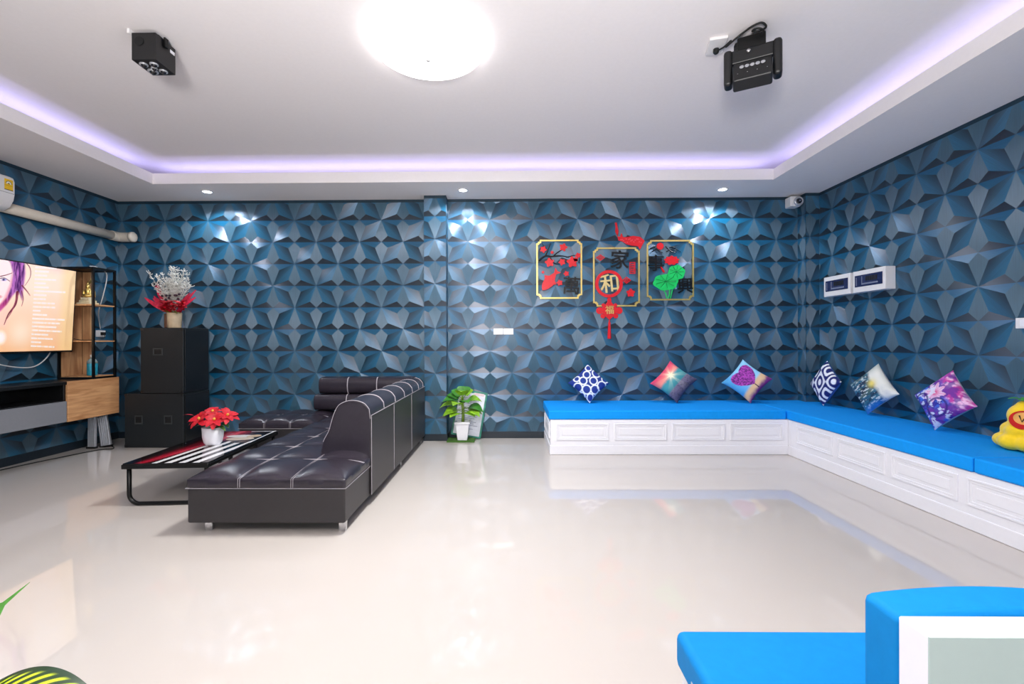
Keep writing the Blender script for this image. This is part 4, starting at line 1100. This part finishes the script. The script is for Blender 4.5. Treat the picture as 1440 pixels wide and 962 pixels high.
# middle plaque
p2 = thing('wall_plaque', 'gold framed wall plaque with red ring and hanging knot, middle of three', 'wall art', (1.29, YA, 1.59), group='gold framed wall plaques')
frame(p2, 500, 848, 258, 700)
glyph('家', 700, 348, 135, M_ink, p2, bold=.013, rot=-.05)
co, ci_ = circ(618, 530, 103, 40), circ(618, 530, 80, 40)
MB().ring(co, ci_, YA - .014, YA - .002).build('red_ring', M_red, p2)
glyph('和', 620, 525, 138, mat('pale_gold', (238, 214, 150), .3, metal=.5), p2, bold=.012, rot=.1)
MB().ring([W(*p) for p in ((772, 368), (815, 368), (815, 455), (772, 455))], [W(*p) for p in ((778, 374), (809, 374), (809, 449), (778, 449))], YA - .010, YA - .002).build('stamp_border', M_red, p2)
b = MB()
for x in (784, 797):
    for y in (380, 398, 416, 432): b.prism([W(x, y), W(x + 9, y), W(x + 9, y + 12), W(x, y + 12)], YA - .010, YA - .002)
b.build('stamp_marks', M_red, p2)
b = MB()
for x, y, w, h in ((555, 333, 34, 24), (750, 503, 34, 26)):
    for k in (1, .5):
        b.ring([W(x - w * k, y), W(x, y - h * k), W(x + w * k, y), W(x, y + h * k)], [W(x - w * k + 9, y), W(x, y - h * k + 8), W(x + w * k - 9, y), W(x, y + h * k - 8)], YA - .010, YA - .002)
b.build('lattice_motif', M_red, p2)
MB().prism(circ(780, 598, 28, 30, .2, 5), YA - .011, YA - .002).build('plum_blossom', M_red, p2)
kn = MB().prism([W(*p) for p in ((620, 645), (652, 690), (690, 722), (660, 762), (620, 800), (580, 762), (550, 722), (588, 690))], YA - .016, YA - .002)
for x, y, r in ((548, 730, 26), (692, 730, 26), (620, 650, 16), (572, 770, 18), (668, 770, 18), (575, 690, 14), (665, 690, 14)): kn.prism(circ(x, y, r, 16), YA - .013, YA - .002)
kn = kn.build('hanging_knot', M_red, p2)
glyph('福', 620, 724, 62, M_gold, p2, y=YA - .017, bold=.013)
ts = MB().tube([(W(620, 800)[0], YA - .008, W(620, 800)[1]), (W(620, 822)[0], YA - .008, W(620, 822)[1])], .008, 8)
ts.tube([(W(620, 818)[0], YA - .009, W(620, 818)[1]), (W(620, 870)[0], YA - .009, W(620, 870)[1]), (W(619, 940)[0], YA - .009, W(619, 940)[1])], [.014, .017, .022], 10)
ts.build('tassel', M_red, p2)
# right plaque
p3 = thing('wall_plaque', 'gold framed wall plaque with green lotus leaves, rightmost of three', 'wall art', (1.92, YA, 1.66), group='gold framed wall plaques')
frame(p3, 900, 1250, 205, 655)
MB().prism(circ(1000, 250, 26, 24), YA - .010, YA - .002).build('red_sun', M_red, p3)
branch(p3, [([(925, 270), (960, 255), (990, 285), (1020, 300)], 5), ([(940, 290), (985, 268), (1030, 260)], 4), ([(1040, 250), (1075, 285), (1120, 298)], 5), ([(1070, 262), (1100, 258), (1155, 295)], 4), ([(1045, 290), (1090, 275), (1130, 285)], 3)], 'mountain_lines')
glyph('事', 968, 375, 118, M_ink, p3, bold=.013)
MB().prism(circ(1085, 357, 52, 40, .14, 9, sy=.62), YA - .012, YA - .002).build('lotus_flower', M_red, p3)
for cx_, cy_, sx_, sy_, r in ((1040, 520, 1.0, .66, 92), (1120, 448, .75, .66, 84)):
    lf = MB().prism(circ(cx_, cy_, r, 40, .05, 6, sx=sx_, sy=sy_), YA - .011 - (.003 if r < 90 else 0), YA - .002).build('lotus_leaf', M_gacr, p3)
    v_ = MB(); x, z = W(cx_, cy_ - 6)
    for q in range(9):
        a = 2 * PI * q / 9; v_.tube([(x, YA - .015, z), (x + .001608 * r * .85 * sx_ * math.cos(a), YA - .015, z + .001608 * r * .85 * sy_ * math.sin(a))], .0025, 4)
    v_.build('leaf_veins', M_gline, lf)
b = MB()
for pts in ([(1020, 570), (1040, 600), (1050, 640)], [(1070, 575), (1068, 610), (1060, 640)], [(1115, 500), (1095, 560), (1075, 640)]):
    q = [(W(*p)[0], YA - .006, W(*p)[1]) for p in pts]; b.tube(q, .007, 6)
b.build('lotus_stem', M_gacr, p3)
b = MB().tube([(W(1005, 405)[0], YA - .006, W(1005, 405)[1]), (W(1030, 445)[0], YA - .006, W(1030, 445)[1])], .012, 6); b.build('lotus_bud', M_red, p3)
branch(p3, [([(1170, 405), (1180, 420), (1172, 432)], 4)], 'ink_dots')
glyph('興', 1185, 545, 112, M_ink, p3, bold=.013, rot=.03)
# red carp above the middle plaque
t = thing('carp_decal', 'red carp wall decal leaping above the middle plaque', 'wall decal', (1.4, YA, 2.35))
b = MB()
bod = [(682, 175), (720, 182), (760, 180), (800, 172), (850, 180), (885, 210), (868, 240), (850, 275), (835, 250), (790, 245), (750, 235), (720, 215), (690, 205)]
b.prism([W(*p) for p in bod], YA - .012, YA - .002)
b.prism([W(*p) for p in ((682, 178), (690, 140), (684, 110), (678, 72), (664, 72), (668, 110), (666, 140), (676, 160), (690, 200))], YA - .011, YA - .002)
b.prism([W(*p) for p in ((700, 180), (712, 150), (726, 184))], YA - .010, YA - .002)
b.build('carp', M_red, t)
sp = MB()
for k in range(16): sp.prism(circ(705 + 10 * k + rr.uniform(-3, 3), 205 + rr.uniform(-14, 18), 5, 8), YA - .0135, YA - .011)
sp.build('scales', mat('pink_scale', (226, 70, 80), .4), t)

# ------------------------------------------------------------------ plant by the pillar
o = MB().box((-.735, 5.255, .001), (-.415, 5.45, .018)).build('turf_mat', M_turf, None); tag(o, 'small square of green artificial turf under the potted plant', 'mat')
gx_, gy_, gz_ = -.556, 5.335, .019
t = thing('potted_plant', 'leafy green plant in a square white pot by the wall pillar', 'potted plant', (gx_, gy_, gz_))
def sqr(h): return [(-h, -h), (h, -h), (h, h), (-h, h)]
vs = []; fs = []
for h, z in ((.055, 0), (.078, .19), (.090, .192), (.090, .218), (.078, .218), (.074, .19)): vs += [(gx_ + a, gy_ + b_, gz_ + z) for a, b_ in sqr(h)]
for i in range(5):
    for j in range(4): fs.append((i * 4 + j, i * 4 + (j + 1) % 4, (i + 1) * 4 + (j + 1) % 4, (i + 1) * 4 + j))
fs += [(3, 2, 1, 0), (20, 21, 22, 23)]
MB().add(vs, fs).build('pot', M_white, t, bevel=.004)
b1, b2, stm = MB(), MB(), MB()
stm.tube([(gx_, gy_, gz_ + .19), (gx_ + .005, gy_, gz_ + .30), (gx_ - .005, gy_, gz_ + .5)], .016, 8)
hs = lambda q: (1.25 * math.sin(PI * min(1, q * .9 + .12)) ** .7 if q < .5 else 1.25 * math.sin(PI * min(1, q * .9 + .12)) ** 1.0)
lv = [(-.02, .44, 200, .2, .22), (.02, .44, 20, .1, .2), (-.02, .40, 170, .0, .24), (.02, .38, -10, -.1, .22), (-.01, .34, 215, -.1, .20), (.02, .34, -40, -.1, .22), (0, .46, 130, .8, .22), (0, .47, 50, .8, .2),
      (0, .40, 250, .15, .2), (0, .42, 290, .2, .2), (0, .36, 180, -.25, .2), (0, .37, 0, -.2, .2), (0, .45, 150, .4, .22), (0, .31, 240, -.05, .18), (0, .32, 310, -.05, .18), (0, .48, 80, 1.0, .2), (.0, .48, 270, .7, .18)]
for k, (dx, h, ang, el_, L) in enumerate(lv):
    a = math.radians(ang); st_ = Vector((gx_ + dx * .5, gy_ - .02, gz_ + h - .01))
    d = Vector((math.cos(a), math.sin(a) * .6 - .15, el_ + .25)).normalized(); en_ = st_ + d * .07
    stm.tube([st_, (st_ + en_) / 2 + Vector((0, 0, .01)), en_], .004, 5)
    leaf_strip(b1 if k % 3 else b2, en_, d, (0, -.3, 1), L * .92, .066, droop=.40, n=9, fold=.2, shape=hs)
b1.build('leaves', M_green, t, smooth=True); b2.build('leaves', M_green2, t, smooth=True); stm.build('stems', mat('green_stem', (120, 150, 50), .5), t, smooth=True)
MB().box((gx_ - .07, gy_ - .07, gz_ + .17), (gx_ + .07, gy_ + .07, gz_ + .19)).build('soil', mat('dark_soil', (48, 38, 26), .9), t)
# leaning notice board
t = thing('notice_board', 'green-edged notice board leaning on the wall behind the potted plant', 'notice board', (-.50, 5.43, .002))
R = Matrix.Translation((-.353 - .001, 5.435, .004)) @ Matrix.Rotation(math.radians(-5), 4, 'X') @ Matrix.Rotation(math.radians(9), 4, 'Y')
w_, h_ = .36, .55
Rb = R @ Matrix.Translation((-w_, 0, 0))
MB().box((0, 0, 0), (w_, .012, h_), Rb).build('board', mat('green_board_edge', (30, 130, 110), .4, vary=.5, nscale=14), t)
MB().box((.022, -.003, .02), (w_ - .022, -.0005, h_ - .028), Rb).build('paper', mat('white_paper', (232, 234, 244), .6), t)
b = MB()
for k in range(18):
    zz = h_ - .10 - .021 * k; b.box((.05, -.0045, zz), (.05 + (.25 if k % 4 else .16) * (1 - .1 * (k % 3)), -.003, zz + .006), Rb)
b.build('print_lines', mat('grey_print', (150, 156, 176), .7), t)
MB().box((.20, -.006, h_ - .05), (.32, -.002, h_ - .02), Rb).build('clip', mat('pale_pink_clip', (220, 196, 200), .4), t)

# ------------------------------------------------------------------ foreground plant (lower left)
def stripe_leaf(parent, base, d, up, L, Wd, droop, name):
    n1, n2 = 170, 91; base = Vector(base); d = Vector(d).normalized(); up = Vector(up); side = d.cross(up).normalized(); up = side.cross(d).normalized()
    b = MB(); cols = []
    for i in range(n1 + 1):
        tt = i / n1
        c = base + d * (L * tt) - Vector((0, 0, 1)) * (droop * L * tt * tt) + up * (.12 * L * math.sin(PI * tt))
        w = Wd * math.sin(PI * min(1, tt * .94 + .05)) ** .75
        for j in range(n2):
            v = -1 + 2 * j / (n2 - 1)
            b.v.append(tuple(c + side * (w * v) + up * (-.35 * w * v * v)))
            s_ = math.sin((tt * 15 - abs(v) * 4.2) * 2 * PI / 1.25)
            k = max(0, min(1, (s_ - .05) / .5)) * (1 - max(0, (abs(v) - .74) / .12) if abs(v) > .74 else 1) * (abs(v) > .06) * min(1, (1 - tt) * 8)
            k = max(0, min(1, k))
            A_, B_ = L3((30, 56, 30)), L3((196, 214, 40)); cols.append(tuple(A_ * (1 - k) + B_ * k) + (1,))
    b.f = [(i * n2 + j, i * n2 + j + 1, (i + 1) * n2 + j + 1, (i + 1) * n2 + j) for i in range(n1) for j in range(n2 - 1)]
    b.c = cols
    return b.build(name, mat('striped_leaf', (255, 255, 255), .35, attr='Col', vary=.08), parent, smooth=True, fix=False)
fx, fy = -1.0, .80
t = thing('striped_plant', 'plant with yellow-striped dark leaves in the near left corner', 'potted plant', (fx, fy, 0))
MB().lathe([(.001, .001), (.11, .001), (.13, .02), (.16, .28), (.165, .30), (.15, .30), (.145, .27), (.001, .27)], (fx - .05, fy, 0), 32).build('pot', M_white, t, smooth=True)
MB().tube([(fx - .05, fy, .26), (fx - .06, fy, .45), (fx - .08, fy, .62)], .012, 8).build('stem', M_green2, t, smooth=True)
stripe_leaf(t, (fx - .022, fy - .02, .494), (1, .10, .34), (0, -.55, 1), .30, .075, .22, 'striped_leaf')
b = MB(); leaf_strip(b, (-1.03, fy, .60), (.172, 0, .155), (0, -1, .0), .235, .045, droop=.0, n=14, fold=.1, shape=lambda q: math.sin(PI * min(1, q * 1.25 + .04)) ** .8 if q < .72 else .10 * (1.02 - q) / .3)
b.build('pointed_leaf', mat('fresh_leaf', (84, 150, 60), .4, vary=.2), t, smooth=True)
b = MB()
for a in (120, 180, 240, 300): leaf_strip(b, (fx - .08, fy, .58), (math.cos(math.radians(a)) , math.sin(math.radians(a)), .5), (0, 0, 1), .26, .06, droop=.4)
b.build('leaf', M_green2, t, smooth=True)

# ------------------------------------------------------------------ camera, world, view
cam = bpy.data.cameras.new('camera'); co_ = bpy.data.objects.new('camera', cam); C.objects.link(co_)
cam.sensor_fit = 'HORIZONTAL'; cam.sensor_width = 36; cam.lens = 36 * 640 / 1440
cam.shift_x = (720 - 709.3) / 1440; cam.shift_y = (478 - 481) / 1440
cam.clip_start = .05
co_.matrix_world = Matrix.Translation((0, 0, 1.186)) @ Matrix.Rotation(.012, 4, 'Z') @ Matrix.Rotation(PI / 2, 4, 'X') @ Matrix.Rotation(-.003, 4, 'Z')
sc.camera = co_
w = bpy.data.worlds.new('world'); sc.world = w; w.use_nodes = True
w.node_tree.nodes['Background'].inputs['Color'].default_value = (.8, .85, 1, 1); w.node_tree.nodes['Background'].inputs['Strength'].default_value = .2
sc.view_settings.view_transform = 'Standard'; sc.view_settings.look = 'None'; sc.view_settings.exposure = 0
sc.cycles.use_denoising = True
sc.cycles.max_bounces = 10; sc.cycles.diffuse_bounces = 6
